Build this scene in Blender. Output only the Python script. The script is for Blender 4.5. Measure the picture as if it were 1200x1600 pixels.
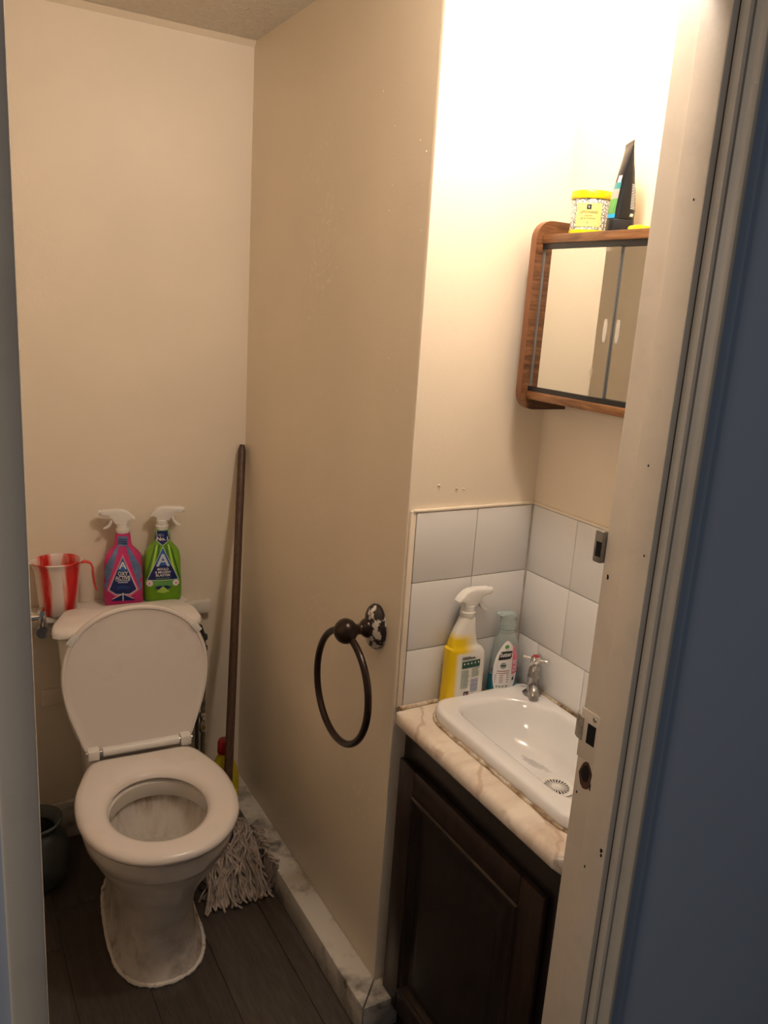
import bpy, bmesh, math, random
from mathutils import Vector, Matrix
random.seed(7)
PI = math.pi
for o in list(bpy.data.objects): bpy.data.objects.remove(o)
SC = bpy.context.scene
COL = SC.collection

# ------------------------------------------------------------------ camera
cam_d = bpy.data.cameras.new('camera')
cam = bpy.data.objects.new('camera', cam_d); COL.objects.link(cam)
cam_d.sensor_fit = 'VERTICAL'; cam_d.sensor_height = 36.0; cam_d.sensor_width = 27.0
cam_d.lens = 1270.58 * 36.0 / 1600.0
cam_d.clip_start = 0.02
CF = Vector((0.48683486, 0.83906032, -0.24283656))
CR = Vector((0.87112221, -0.48684687, 0.06423565))
CU = Vector((0.06432664, 0.24281248, 0.96793811))
M = Matrix.Identity(4)
for i in range(3):
    M[i][0] = CR[i]; M[i][1] = CU[i]; M[i][2] = -CF[i]
M[0][3], M[1][3], M[2][3] = -0.835, 0.0, 1.5987
cam.matrix_world = M
SC.camera = cam

# ------------------------------------------------------------------ light
SC.view_settings.view_transform = 'Standard'
SC.view_settings.look = 'None'
SC.view_settings.gamma = 1.0
SC.view_settings.use_curve_mapping = False
SC.view_settings.exposure = 0.12
world = bpy.data.worlds.new('world'); SC.world = world
world.use_nodes = True
bg = world.node_tree.nodes['Background']
bg.inputs[0].default_value = (0.70, 0.74, 0.82, 1); bg.inputs[1].default_value = 0.085

def lamp(name, kind, loc, energy, color, **kw):
    d = bpy.data.lights.new(name, kind); d.energy = energy; d.color = color
    for k, v_ in kw.items(): setattr(d, k, v_)
    o = bpy.data.objects.new(name, d); COL.objects.link(o); o.location = loc
    return o
lamp('ceiling_bulb_light', 'POINT', (-0.030, 0.99, 2.20), 12.8, (1.0, 0.872, 0.765), shadow_soft_size=0.045)
hl = lamp('hallway_light', 'AREA', (-2.6, -0.3, 1.9), 11.0, (1.0, 0.86, 0.72), shape='DISK', size=0.5)
hl.rotation_euler = (Vector((0.0, 0.7, 1.2)) - Vector(hl.location)).to_track_quat('-Z', 'Y').to_euler()

# ------------------------------------------------------------------ materials
MATS = {}
def nt(name):
    m = bpy.data.materials.new(name); m.use_nodes = True
    n = m.node_tree; b = n.nodes['Principled BSDF']
    MATS[name] = m
    return m, n, b
def N(n, t, **kw):
    x = n.nodes.new(t)
    for k, v_ in kw.items():
        if k.startswith('_'): setattr(x, k[1:], v_)
        else: x.inputs[k.replace('0', ' ')].default_value = v_
    return x
def ramp(n, fac, stops):
    r = n.nodes.new('ShaderNodeValToRGB')
    el = r.color_ramp.elements
    while len(el) < len(stops): el.new(0.5)
    for e, (p, c) in zip(el, stops):
        e.position = p; e.color = (c[0], c[1], c[2], 1) if not isinstance(c, (int, float)) else (c, c, c, 1)
    n.links.new(fac, r.inputs[0]); return r
def coords(n, scale=(1, 1, 1), kind='Object', rot=(0, 0, 0)):
    t = n.nodes.new('ShaderNodeTexCoord'); m = n.nodes.new('ShaderNodeMapping')
    m.inputs['Scale'].default_value = scale; m.inputs['Rotation'].default_value = rot
    n.links.new(t.outputs[kind], m.inputs[0]); return m.outputs[0]
def noise(n, vec, scale, detail=3, rough=0.5, dist=0):
    x = n.nodes.new('ShaderNodeTexNoise')
    x.inputs['Scale'].default_value = scale; x.inputs['Detail'].default_value = detail
    x.inputs['Roughness'].default_value = rough; x.inputs['Distortion'].default_value = dist
    n.links.new(vec, x.inputs['Vector']); return x.outputs[0]
def mix(n, fac, a, b, mode='MIX'):
    x = n.nodes.new('ShaderNodeMix'); x.data_type = 'RGBA'; x.blend_type = mode
    for s, v_ in ((x.inputs[0], fac), (x.inputs[6], a), (x.inputs[7], b)):
        if hasattr(v_, 'is_output'): n.links.new(v_, s)
        elif isinstance(v_, (int, float)): s.default_value = v_
        else: s.default_value = (v_[0], v_[1], v_[2], 1)
    return x.outputs[2]
def bump(n, b, h, strength=0.2, dist=0.002):
    x = n.nodes.new('ShaderNodeBump'); x.inputs['Strength'].default_value = strength
    x.inputs['Distance'].default_value = dist
    n.links.new(h, x.inputs['Height']); n.links.new(x.outputs[0], b.inputs['Normal'])
def plain(name, col, rough=0.5, metal=0.0, spec=0.5, var=0.06, scale=30.0, coat=0.0):
    """one colour with a little mottling"""
    m, n, b = nt(name)
    v_ = coords(n); f = noise(n, v_, scale, 3)
    lo = tuple(c * (1 - var) for c in col); hi = tuple(min(1, c * (1 + var)) for c in col)
    r = ramp(n, f, [(0.3, lo), (0.7, hi)])
    n.links.new(r.outputs[0], b.inputs['Base Color'])
    b.inputs['Roughness'].default_value = rough; b.inputs['Metallic'].default_value = metal
    b.inputs['Specular IOR Level'].default_value = spec; b.inputs['Coat Weight'].default_value = coat
    return m
def paint(name, col, rough=0.45, bumps=0.25, flakes=0.0, dirt=0.0):
    m, n, b = nt(name)
    v_ = coords(n)
    big = noise(n, v_, 2.2, 3); fine = noise(n, v_, 160, 3, 0.6); mid = noise(n, v_, 28, 4, 0.6)
    c0 = tuple(c * 0.95 for c in col); c1 = tuple(min(1, c * 1.04) for c in col)
    base = ramp(n, big, [(0.3, c0), (0.7, c1)]).outputs[0]
    h = n.nodes.new('ShaderNodeMath'); h.operation = 'MULTIPLY_ADD'
    n.links.new(mid, h.inputs[0]); h.inputs[1].default_value = 1.6; n.links.new(fine, h.inputs[2])
    hh = h.outputs[0]
    if flakes:
        sp = noise(n, v_, 70, 2, 0.5); big2 = noise(n, v_, 2.5, 2)
        mul = n.nodes.new('ShaderNodeMath'); mul.operation = 'MULTIPLY'
        n.links.new(sp, mul.inputs[0]); n.links.new(big2, mul.inputs[1])
        fl = ramp(n, mul.outputs[0], [(0.415, 0.0), (0.43, 1.0)]).outputs[0]
        base = mix(n, fl, base, tuple(min(1, c * 1.06) for c in col))
        h2 = n.nodes.new('ShaderNodeMath'); h2.operation = 'MULTIPLY_ADD'
        n.links.new(fl, h2.inputs[0]); h2.inputs[1].default_value = flakes; n.links.new(hh, h2.inputs[2]); hh = h2.outputs[0]
    if dirt:
        d = noise(n, v_, 9, 5, 0.65)
        base = mix(n, ramp(n, d, [(0.50, 0.0), (0.72, dirt)]).outputs[0], base, (0.10, 0.08, 0.06))
    n.links.new(base, b.inputs['Base Color'])
    b.inputs['Roughness'].default_value = rough
    bump(n, b, hh, bumps, 0.0012)
    return m

CREAM = (0.86, 0.752, 0.605)
paint('wall_paint', CREAM, 0.5, 0.22)
paint('wall_paint_flaky', CREAM, 0.40, 0.25, flakes=2.0)
paint('jamb_paint', (0.66, 0.575, 0.47), 0.4, 0.12, dirt=0.12)
paint('hall_paint', (0.46, 0.52, 0.63), 0.55, 0.12)
paint('skirting_paint', (0.70, 0.65, 0.57), 0.5, 0.3, dirt=1.0)
paint('shelf_paint', (0.78, 0.73, 0.64), 0.5, 0.3, dirt=0.35)
# artex ceiling
m, n, b = nt('ceiling_artex')
v_ = coords(n); w = noise(n, v_, 55, 3, 0.6, 0.6)
b.inputs['Base Color'].default_value = (0.80, 0.74, 0.64, 1); b.inputs['Roughness'].default_value = 0.7
bump(n, b, ramp(n, w, [(0.42, 0.0), (0.62, 1.0)]).outputs[0], 0.7, 0.006)
# vinyl plank
m, n, b = nt('floor_plank')
t = n.nodes.new('ShaderNodeTexCoord'); oi = n.nodes.new('ShaderNodeObjectInfo')
ad = n.nodes.new('ShaderNodeVectorMath'); ad.operation = 'MULTIPLY_ADD'
cb = n.nodes.new('ShaderNodeCombineXYZ')
for i in range(3): n.links.new(oi.outputs['Random'], cb.inputs[i])
n.links.new(cb.outputs[0], ad.inputs[0]); ad.inputs[1].default_value = (7, 5, 3); n.links.new(t.outputs['Object'], ad.inputs[2])
mp = n.nodes.new('ShaderNodeMapping'); mp.inputs['Scale'].default_value = (12, 1.1, 1); n.links.new(ad.outputs[0], mp.inputs[0])
g = noise(n, mp.outputs[0], 3.5, 7, 0.62, 1.2); g2 = noise(n, mp.outputs[0], 22, 3, 0.6)
c = ramp(n, g, [(0.25, (0.035, 0.028, 0.024)), (0.5, (0.072, 0.058, 0.050)), (0.8, (0.125, 0.105, 0.092))]).outputs[0]
c = mix(n, 0.35, c, ramp(n, g2, [(0.3, (0.03, 0.025, 0.02)), (0.7, (0.12, 0.10, 0.09))]).outputs[0])
hv = n.nodes.new('ShaderNodeHueSaturation'); n.links.new(c, hv.inputs['Color'])
mr = n.nodes.new('ShaderNodeMapRange'); n.links.new(oi.outputs['Random'], mr.inputs[0]); mr.inputs[3].default_value = 0.75; mr.inputs[4].default_value = 1.25
n.links.new(mr.outputs[0], hv.inputs['Value']); n.links.new(hv.outputs[0], b.inputs['Base Color'])
b.inputs['Roughness'].default_value = 0.42; bump(n, b, g, 0.08, 0.001)
plain('floor_joint', (0.015, 0.012, 0.010), 0.8)
# ceramics
def ceramic(name, col, stain=0.0, stain_col=(0.30, 0.18, 0.07), scale=7, lo=0.55, rough=0.12):
    m, n, b = nt(name); v_ = coords(n)
    f = noise(n, v_, scale, 5, 0.62)
    base = mix(n, ramp(n, f, [(lo, 0.0), (0.80, stain)]).outputs[0], col, stain_col)
    n.links.new(base, b.inputs['Base Color']); b.inputs['Roughness'].default_value = rough
    b.inputs['Coat Weight'].default_value = 0.25; b.inputs['Coat Roughness'].default_value = 0.06
    return m
ceramic('tile_white', (0.80, 0.785, 0.77), 0.05, (0.5, 0.45, 0.4), 20, rough=0.16)
ceramic('basin_white', (0.83, 0.81, 0.79), 0.22, (0.45, 0.36, 0.26), 6, 0.52, 0.1)
m = MATS['basin_white']; n = m.node_tree; b = n.nodes['Principled BSDF']
old = b.inputs['Base Color'].links[0].from_socket
t = n.nodes.new('ShaderNodeTexCoord'); mp = n.nodes.new('ShaderNodeMapping')
mp.vector_type = 'TEXTURE'; mp.inputs['Location'].default_value = (0.034, 0.075, -0.06); mp.inputs['Rotation'].default_value = (0, 0, math.radians(14)); mp.inputs['Scale'].default_value = (0.024, 0.085, 0.2)
n.links.new(t.outputs['Object'], mp.inputs[0]); ln = n.nodes.new('ShaderNodeVectorMath'); ln.operation = 'LENGTH'; n.links.new(mp.outputs[0], ln.inputs[0])
f = noise(n, t.outputs['Object'], 38, 4, 0.65); ad = n.nodes.new('ShaderNodeMath'); ad.operation = 'MULTIPLY_ADD'; n.links.new(f, ad.inputs[0]); ad.inputs[1].default_value = 1.1; n.links.new(ln.outputs['Value'], ad.inputs[2])
n.links.new(mix(n, ramp(n, ad.outputs[0], [(0.75, 0.6), (0.95, 0.35), (1.0, 0.0)]).outputs[0], old, (0.40, 0.39, 0.39)), b.inputs['Base Color'])
ceramic('toilet_white', (0.82, 0.76, 0.71), 0.10, (0.45, 0.33, 0.2), 5, 0.5, 0.14)
ceramic('seat_plastic', (0.82, 0.75, 0.70), 0.25, (0.55, 0.36, 0.2), 9, 0.56, 0.25)
# pan: brown wear low on the pedestal and inside the bowl
m, n, b = nt('pan_ceramic'); t = n.nodes.new('ShaderNodeTexCoord')
sx = n.nodes.new('ShaderNodeSeparateXYZ'); n.links.new(t.outputs['Object'], sx.inputs[0])
f = noise(n, t.outputs['Object'], 14, 6, 0.65); f2 = noise(n, t.outputs['Object'], 5, 4, 0.6)
zf = ramp(n, sx.outputs[2], [(0.0, 1.0), (0.045, 0.55), (0.16, 0.28), (0.30, 0.0)]).outputs[0]
mm = n.nodes.new('ShaderNodeMath'); mm.operation = 'MULTIPLY'; n.links.new(zf, mm.inputs[0])
n.links.new(ramp(n, f, [(0.46, 0.06), (0.70, 0.9)]).outputs[0], mm.inputs[1])
base = mix(n, mm.outputs[0], (0.78, 0.72, 0.65), (0.16, 0.10, 0.055))
n.links.new(base, b.inputs['Base Color']); b.inputs['Roughness'].default_value = 0.16; b.inputs['Coat Weight'].default_value = 0.2
m, n, b = nt('bowl_ceramic'); t = n.nodes.new('ShaderNodeTexCoord')
sx = n.nodes.new('ShaderNodeSeparateXYZ'); n.links.new(t.outputs['Object'], sx.inputs[0])
mp = n.nodes.new('ShaderNodeMapping'); mp.inputs['Scale'].default_value = (1, 1, 0.15); n.links.new(t.outputs['Object'], mp.inputs[0])
f = noise(n, mp.outputs[0], 26, 5, 0.65)
zf = ramp(n, sx.outputs[2], [(0.215, 0.45), (0.30, 0.22), (0.335, 0.6), (0.350, 1.0), (0.357, 0.0)]).outputs[0]
mm = n.nodes.new('ShaderNodeMath'); mm.operation = 'MULTIPLY'; n.links.new(zf, mm.inputs[0])
n.links.new(ramp(n, f, [(0.42, 0.04), (0.66, 0.9)]).outputs[0], mm.inputs[1])
base = mix(n, mm.outputs[0], (0.76, 0.71, 0.65), (0.23, 0.13, 0.045))
n.links.new(base, b.inputs['Base Color']); b.inputs['Roughness'].default_value = 0.15
# marble laminate worktop
m, n, b = nt('worktop_marble'); v_ = coords(n, rot=(0, 0, 0.6))
d = noise(n, v_, 5, 5, 0.6, 1.5); w = n.nodes.new('ShaderNodeTexWave'); w.inputs['Scale'].default_value = 3.2
w.inputs['Distortion'].default_value = 9; w.inputs['Detail'].default_value = 4; w.inputs['Detail Scale'].default_value = 1.6
n.links.new(v_, w.inputs[0])
base = ramp(n, d, [(0.3, (0.60, 0.47, 0.36)), (0.6, (0.82, 0.72, 0.60))]).outputs[0]
base = mix(n, ramp(n, w.outputs[0], [(0.0, 0.5), (0.06, 0.0)]).outputs[0], base, (0.42, 0.27, 0.18))
n.links.new(base, b.inputs['Base Color']); b.inputs['Roughness'].default_value = 0.25
# woods
def wood(name, dark, light, scale=(1, 8, 8), rough=0.4, s=6.0):
    m, n, b = nt(name); v_ = coords(n, scale)
    g = noise(n, v_, s, 6, 0.6, 0.8)
    r = ramp(n, g, [(0.32, dark), (0.52, tuple((a + c) / 2 for a, c in zip(dark, light))), (0.68, light)])
    n.links.new(r.outputs[0], b.inputs['Base Color']); b.inputs['Roughness'].default_value = rough
    bump(n, b, g, 0.1, 0.0008); return m
wood('cabinet_dark_wood', (0.006, 0.004, 0.0035), (0.016, 0.010, 0.008), (8, 8, 1.2), 0.35)
wood('cabinet_edge_wood', (0.009, 0.005, 0.004), (0.030, 0.015, 0.010), (8, 8, 1.2), 0.32)
wood('mirror_wood', (0.09, 0.035, 0.014), (0.36, 0.17, 0.07), (12, 1.5, 14), 0.35, 7)
wood('mirror_side_wood', (0.07, 0.027, 0.011), (0.27, 0.125, 0.055), (3, 12, 22), 0.35, 6)
plain('mirror_edge', (0.20, 0.075, 0.03), 0.35)
wood('mop_wood', (0.045, 0.022, 0.013), (0.12, 0.06, 0.035), (30, 30, 2.0), 0.5)
m, n, b = nt('mirror_glass'); v_ = coords(n)
b.inputs['Base Color'].default_value = (0.80, 0.82, 0.80, 1); b.inputs['Metallic'].default_value = 1.0
sm = noise(n, v_, 22, 5, 0.6)
n.links.new(ramp(n, sm, [(0.55, 0.015), (0.8, 0.22)]).outputs[0], b.inputs['Roughness'])
plain('black_track', (0.012, 0.013, 0.016), 0.35)
plain('finger_pull', (0.75, 0.72, 0.66), 0.15, 0.4)
plain('grey_trim', (0.30, 0.30, 0.30), 0.3, 0.6)
# metals
m = plain('chrome', (0.72, 0.71, 0.69), 0.12, 1.0, var=0.15, scale=60)
m = plain('chrome_dull', (0.42, 0.41, 0.40), 0.28, 1.0, var=0.3, scale=80)
m = plain('bronze_dark', (0.030, 0.017, 0.013), 0.28, 0.5, var=0.35, scale=40)
m, n, b = nt('ring_plate_worn'); v_ = coords(n); f = noise(n, v_, 30, 4, 0.6)
mk = ramp(n, f, [(0.46, 0.0), (0.49, 1.0)]).outputs[0]
n.links.new(mix(n, mk, (0.022, 0.013, 0.011), (0.62, 0.57, 0.50)), b.inputs['Base Color']); b.inputs['Roughness'].default_value = 0.4
plain('strike_metal', (0.42, 0.39, 0.33), 0.35, 0.6, var=0.3, scale=90)
plain('keep_metal', (0.26, 0.24, 0.21), 0.4, 0.5, var=0.2, scale=90)
plain('black_hole', (0.004, 0.004, 0.004), 0.9)
plain('bare_wood', (0.07, 0.03, 0.015), 0.8, var=0.4)
plain('drain_hole', (0.02, 0.018, 0.015), 0.7)
plain('grout', (0.40, 0.36, 0.31), 0.8, var=0.25)
m, n, b = nt('sealant_grimy'); v_ = coords(n); f = noise(n, v_, 24, 5, 0.65)
n.links.new(ramp(n, f, [(0.34, (0.08, 0.045, 0.022)), (0.44, (0.36, 0.24, 0.13)), (0.58, (0.66, 0.57, 0.45))]).outputs[0], b.inputs['Base Color'])
b.inputs['Roughness'].default_value = 0.6; bump(n, b, f, 0.8, 0.004)
m, n, b = nt('sealant_white'); v_ = coords(n); f = noise(n, v_, 35, 4, 0.6)
n.links.new(ramp(n, f, [(0.30, (0.20, 0.14, 0.09)), (0.40, (0.78, 0.72, 0.64))]).outputs[0], b.inputs['Base Color']); b.inputs['Roughness'].default_value = 0.6
# plastics
plain('white_plastic', (0.84, 0.81, 0.76), 0.3, var=0.02)
plain('pink_plastic', (0.62, 0.045, 0.19), 0.25, var=0.10, scale=25)
plain('pink_light', (0.75, 0.16, 0.30), 0.3, var=0.1)
plain('print_blue_grey', (0.13, 0.20, 0.38), 0.3, var=0.25, scale=60)
plain('print_navy', (0.012, 0.022, 0.13), 0.3, var=0.15)
plain('print_blue', (0.03, 0.14, 0.48), 0.3, var=0.2)
plain('print_white', (0.84, 0.82, 0.80), 0.4, var=0.02)
plain('print_silver', (0.62, 0.66, 0.74), 0.35, var=0.05)
plain('green_plastic', (0.19, 0.42, 0.025), 0.25, var=0.12, scale=25)
plain('print_dark_green', (0.045, 0.16, 0.012), 0.3, var=0.2)
plain('print_light_green', (0.42, 0.66, 0.10), 0.3, var=0.1)
plain('print_mid_green', (0.12, 0.36, 0.09), 0.3, var=0.1)
plain('green_leaf', (0.20, 0.44, 0.16), 0.35, var=0.15)
plain('print_forest', (0.008, 0.085, 0.045), 0.35, var=0.1)
plain('print_grey_green', (0.34, 0.42, 0.36), 0.4, var=0.2, scale=200)
plain('print_lilac', (0.34, 0.37, 0.56), 0.4, var=0.1)
plain('print_pink', (0.85, 0.20, 0.30), 0.4, var=0.04)
plain('print_black', (0.012, 0.012, 0.014), 0.4, var=0.05)
plain('print_red_brown', (0.30, 0.12, 0.14), 0.4)
plain('print_teal', (0.035, 0.24, 0.27), 0.35, var=0.1)
plain('print_sky', (0.03, 0.40, 0.75), 0.35, var=0.05)
plain('print_taupe', (0.42, 0.36, 0.32), 0.35, var=0.1)
plain('print_pale_yellow', (0.85, 0.78, 0.26), 0.45, var=0.03)
plain('print_centre_yellow', (0.8, 0.6, 0.05), 0.4)
plain('yellow_lid', (0.90, 0.68, 0.005), 0.3, var=0.03)
plain('jug_red', (0.66, 0.05, 0.045), 0.3, var=0.3)
plain('yellow_bleach', (0.60, 0.47, 0.015), 0.3, var=0.05)
plain('red_cap', (0.42, 0.012, 0.02), 0.3, var=0.08)
plain('cap_red', (0.55, 0.03, 0.05), 0.3)
plain('tube_black', (0.010, 0.011, 0.014), 0.36, var=0.1, spec=0.3)
plain('dark_hose', (0.035, 0.037, 0.033), 0.4, var=0.2)
plain('pot_plastic', (0.085, 0.095, 0.090), 0.45, var=0.15)
plain('mop_string', (0.46, 0.375, 0.31), 0.9, var=0.35, scale=45)
plain('mop_socket', (0.05, 0.05, 0.09), 0.5)
# white / yellow spray bottle: yellow on the left side and the lower neck
m, n, b = nt('spray_yellow_white'); t = n.nodes.new('ShaderNodeTexCoord')
sx = n.nodes.new('ShaderNodeSeparateXYZ'); n.links.new(t.outputs['Object'], sx.inputs[0])
xr = n.nodes.new('ShaderNodeMapRange'); n.links.new(sx.outputs[0], xr.inputs[0])
xr.inputs[1].default_value = -0.035; xr.inputs[2].default_value = -0.027; xr.inputs[3].default_value = 1; xr.inputs[4].default_value = 0
xn = n.nodes.new('ShaderNodeMapRange'); n.links.new(sx.outputs[0], xn.inputs[0])
xn.inputs[1].default_value = -0.016; xn.inputs[2].default_value = 0.014; xn.inputs[3].default_value = 1; xn.inputs[4].default_value = 0
zb = n.nodes.new('ShaderNodeMapRange'); n.links.new(sx.outputs[2], zb.inputs[0])
zb.inputs[1].default_value = 0.122; zb.inputs[2].default_value = 0.128
mx = n.nodes.new('ShaderNodeMix'); n.links.new(zb.outputs[0], mx.inputs[0]); n.links.new(xr.outputs[0], mx.inputs[2]); n.links.new(xn.outputs[0], mx.inputs[3])
zt = n.nodes.new('ShaderNodeMapRange'); n.links.new(sx.outputs[2], zt.inputs[0])
zt.inputs[1].default_value = 0.156; zt.inputs[2].default_value = 0.172; zt.inputs[3].default_value = 1; zt.inputs[4].default_value = 0
ml = n.nodes.new('ShaderNodeMath'); ml.operation = 'MULTIPLY'; n.links.new(mx.outputs[0], ml.inputs[0]); n.links.new(zt.outputs[0], ml.inputs[1])
n.links.new(mix(n, ml.outputs[0], (0.82, 0.79, 0.72), (0.88, 0.60, 0.004)), b.inputs['Base Color']); b.inputs['Roughness'].default_value = 0.28
# clear and liquid-filled bottle
m, n, b = nt('clear_plastic')
b.inputs['Base Color'].default_value = (0.78, 0.86, 0.84, 1); b.inputs['Roughness'].default_value = 0.12
b.inputs['Transmission Weight'].default_value = 0.75; b.inputs['IOR'].default_value = 1.12
plain('teal_liquid', (0.012, 0.14, 0.20), 0.15, var=0.1)
# marbled red and white jug
m, n, b = nt('jug_marbled'); v_ = coords(n, (1, 1, 0.2)); f = noise(n, v_, 24, 3, 0.6, 0.5)
t = n.nodes.new('ShaderNodeTexCoord'); sx = n.nodes.new('ShaderNodeSeparateXYZ'); n.links.new(t.outputs['Object'], sx.inputs[0])
at = n.nodes.new('ShaderNodeMath'); at.operation = 'ARCTAN2'; n.links.new(sx.outputs[1], at.inputs[0]); n.links.new(sx.outputs[0], at.inputs[1])
m4 = n.nodes.new('ShaderNodeMath'); m4.operation = 'MULTIPLY_ADD'; n.links.new(at.outputs[0], m4.inputs[0]); m4.inputs[1].default_value = 4; m4.inputs[2].default_value = -4 * math.radians(308)
co = n.nodes.new('ShaderNodeMath'); co.operation = 'COSINE'; n.links.new(m4.outputs[0], co.inputs[0])
ad = n.nodes.new('ShaderNodeMath'); ad.operation = 'MULTIPLY_ADD'; n.links.new(co.outputs[0], ad.inputs[0]); ad.inputs[1].default_value = 0.22; n.links.new(f, ad.inputs[2])
n.links.new(ramp(n, ad.outputs[0], [(0.46, (0.80, 0.68, 0.62)), (0.58, (0.76, 0.26, 0.20)), (0.68, (0.62, 0.015, 0.015))]).outputs[0], b.inputs['Base Color'])
b.inputs['Roughness'].default_value = 0.3
# black-and-white leaf print of the jar
m, n, b = nt('jar_print'); v_ = coords(n, (1, 1, 0.8)); w = n.nodes.new('ShaderNodeTexVoronoi'); w.feature = 'DISTANCE_TO_EDGE'
w.inputs['Scale'].default_value = 170; n.links.new(v_, w.inputs[0])
n.links.new(ramp(n, w.outputs[0], [(0.05, (0.16, 0.16, 0.16)), (0.11, (0.86, 0.83, 0.76))]).outputs[0], b.inputs['Base Color']); b.inputs['Roughness'].default_value = 0.4
# water
m, n, b = nt('water'); b.inputs['Base Color'].default_value = (0.50, 0.47, 0.40, 1); b.inputs['Roughness'].default_value = 0.03

# ------------------------------------------------------------------ helpers
def setp(o, label=None, cat=None, group=None, kind=None):
    if label: o['label'] = label
    if cat: o['category'] = cat
    if group: o['group'] = group
    if kind: o['kind'] = kind
    return o
def thing(name, loc, label, cat, group=None, rot=(0, 0, 0)):
    o = bpy.data.objects.new(name, None); COL.objects.link(o)
    o.location = loc; o.rotation_euler = rot; o.empty_display_size = 0.05
    return setp(o, label, cat, group)
def link(name, me, mat, parent=None, smooth=True, loc=None):
    if mat and not me.materials: me.materials.append(MATS[mat])
    o = bpy.data.objects.new(name, me); COL.objects.link(o)
    if parent: o.parent = parent
    if loc: o.location = loc
    return o
def shade(me, ang=40):
    for p in me.polygons: p.use_smooth = True
    try: me.set_sharp_from_angle(angle=math.radians(ang))
    except Exception: pass
def pyd(name, verts, faces, mat, parent=None, ang=40, smooth=True):
    me = bpy.data.meshes.new(name); me.from_pydata([tuple(v_) for v_ in verts], [], faces); me.update()
    bm = bmesh.new(); bm.from_mesh(me); bmesh.ops.recalc_face_normals(bm, faces=bm.faces); bm.to_mesh(me); bm.free()
    if smooth: shade(me, ang)
    return link(name, me, mat, parent)
def box_mesh(name, x0, x1, y0, y1, z0, z1, bev=0.0, seg=2):
    bm = bmesh.new()
    vs = [bm.verts.new((x, y, z)) for x in (x0, x1) for y in (y0, y1) for z in (z0, z1)]
    for f in ((0, 1, 3, 2), (4, 6, 7, 5), (0, 4, 5, 1), (2, 3, 7, 6), (0, 2, 6, 4), (1, 5, 7, 3)):
        bm.faces.new([vs[i] for i in f])
    bmesh.ops.recalc_face_normals(bm, faces=bm.faces)
    if bev: bmesh.ops.bevel(bm, geom=bm.edges[:], offset=bev, segments=seg, affect='EDGES', profile=0.5)
    me = bpy.data.meshes.new(name); bm.to_mesh(me); bm.free()
    if bev: shade(me, 35)
    return me
def box(name, x0, x1, y0, y1, z0, z1, mat, parent=None, bev=0.0, seg=2):
    return link(name, box_mesh(name, x0, x1, y0, y1, z0, z1, bev, seg), mat, parent)
def loft_vf(rings, cap0=True, cap1=True, closed=True):
    n_ = len(rings[0]); V = [v_ for r in rings for v_ in r]; F = []
    for i in range(len(rings) - 1):
        for j in range(n_ if closed else n_ - 1):
            k = (j + 1) % n_
            F.append((i * n_ + j, i * n_ + k, (i + 1) * n_ + k, (i + 1) * n_ + j))
    if cap0: F.append(tuple(range(n_))[::-1])
    if cap1: F.append(tuple(range((len(rings) - 1) * n_, len(rings) * n_)))
    return V, F
def loft(name, rings, mat, parent=None, cap0=True, cap1=True, ang=40):
    V, F = loft_vf(rings, cap0, cap1)
    return pyd(name, V, F, mat, parent, ang)
def lathe(name, prof, mat, parent=None, n_=32, c=(0, 0), cap0=True, cap1=True, ang=40, sx=1, sy=1):
    rings = [[(c[0] + r * sx * math.cos(2 * PI * i / n_), c[1] + r * sy * math.sin(2 * PI * i / n_), z) for i in range(n_)] for r, z in prof]
    return loft(name, rings, mat, parent, cap0, cap1, ang)
def tube_vf(path, rad, n_=8, caps=True, closed=False):
    P = [Vector(p) for p in path]; R_ = rad if isinstance(rad, (list, tuple)) else [rad] * len(P)
    rings = []; up = None
    for i, p in enumerate(P):
        a = P[(i - 1) % len(P)] if (closed or i > 0) else p; b_ = P[(i + 1) % len(P)] if (closed or i < len(P) - 1) else p
        t_ = (b_ - a).normalized()
        if up is None: up = Vector((0, 0, 1)) if abs(t_.z) < 0.9 else Vector((1, 0, 0))
        s_ = t_.cross(up).normalized(); u_ = s_.cross(t_).normalized(); up = u_
        rings.append([tuple(p + R_[i] * (math.cos(2 * PI * k / n_) * s_ + math.sin(2 * PI * k / n_) * u_)) for k in range(n_)])
    if closed: rings.append(rings[0])
    return loft_vf(rings, caps and not closed, caps and not closed)
def tube(name, path, rad, mat, parent=None, n_=10, closed=False):
    V, F = tube_vf(path, rad, n_, True, closed)
    o = pyd(name, V, F, mat, parent, 50)
    return o
def prism(name, poly, y0, y1, mat, parent=None, bev=0.0, seg=2, axis='y'):
    """polygon in (x,z) pushed along y (or in (y,z) pushed along x)"""
    bm = bmesh.new()
    mk = (lambda p, q: (p[0], q, p[1])) if axis == 'y' else ((lambda p, q: (q, p[0], p[1])) if axis == 'x' else (lambda p, q: (p[0], p[1], q)))
    a = [bm.verts.new(mk(p, y0)) for p in poly]; b_ = [bm.verts.new(mk(p, y1)) for p in poly]
    k = len(poly)
    bm.faces.new(a); bm.faces.new(b_[::-1])
    for i in range(k): bm.faces.new((a[i], b_[i], b_[(i + 1) % k], a[(i + 1) % k]))
    bmesh.ops.recalc_face_normals(bm, faces=bm.faces)
    if bev: bmesh.ops.bevel(bm, geom=[e for e in bm.edges], offset=bev, segments=seg, affect='EDGES', profile=0.5, clamp_overlap=True)
    me = bpy.data.meshes.new(name); bm.to_mesh(me); bm.free(); shade(me, 35)
    return link(name, me, mat, parent)
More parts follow.
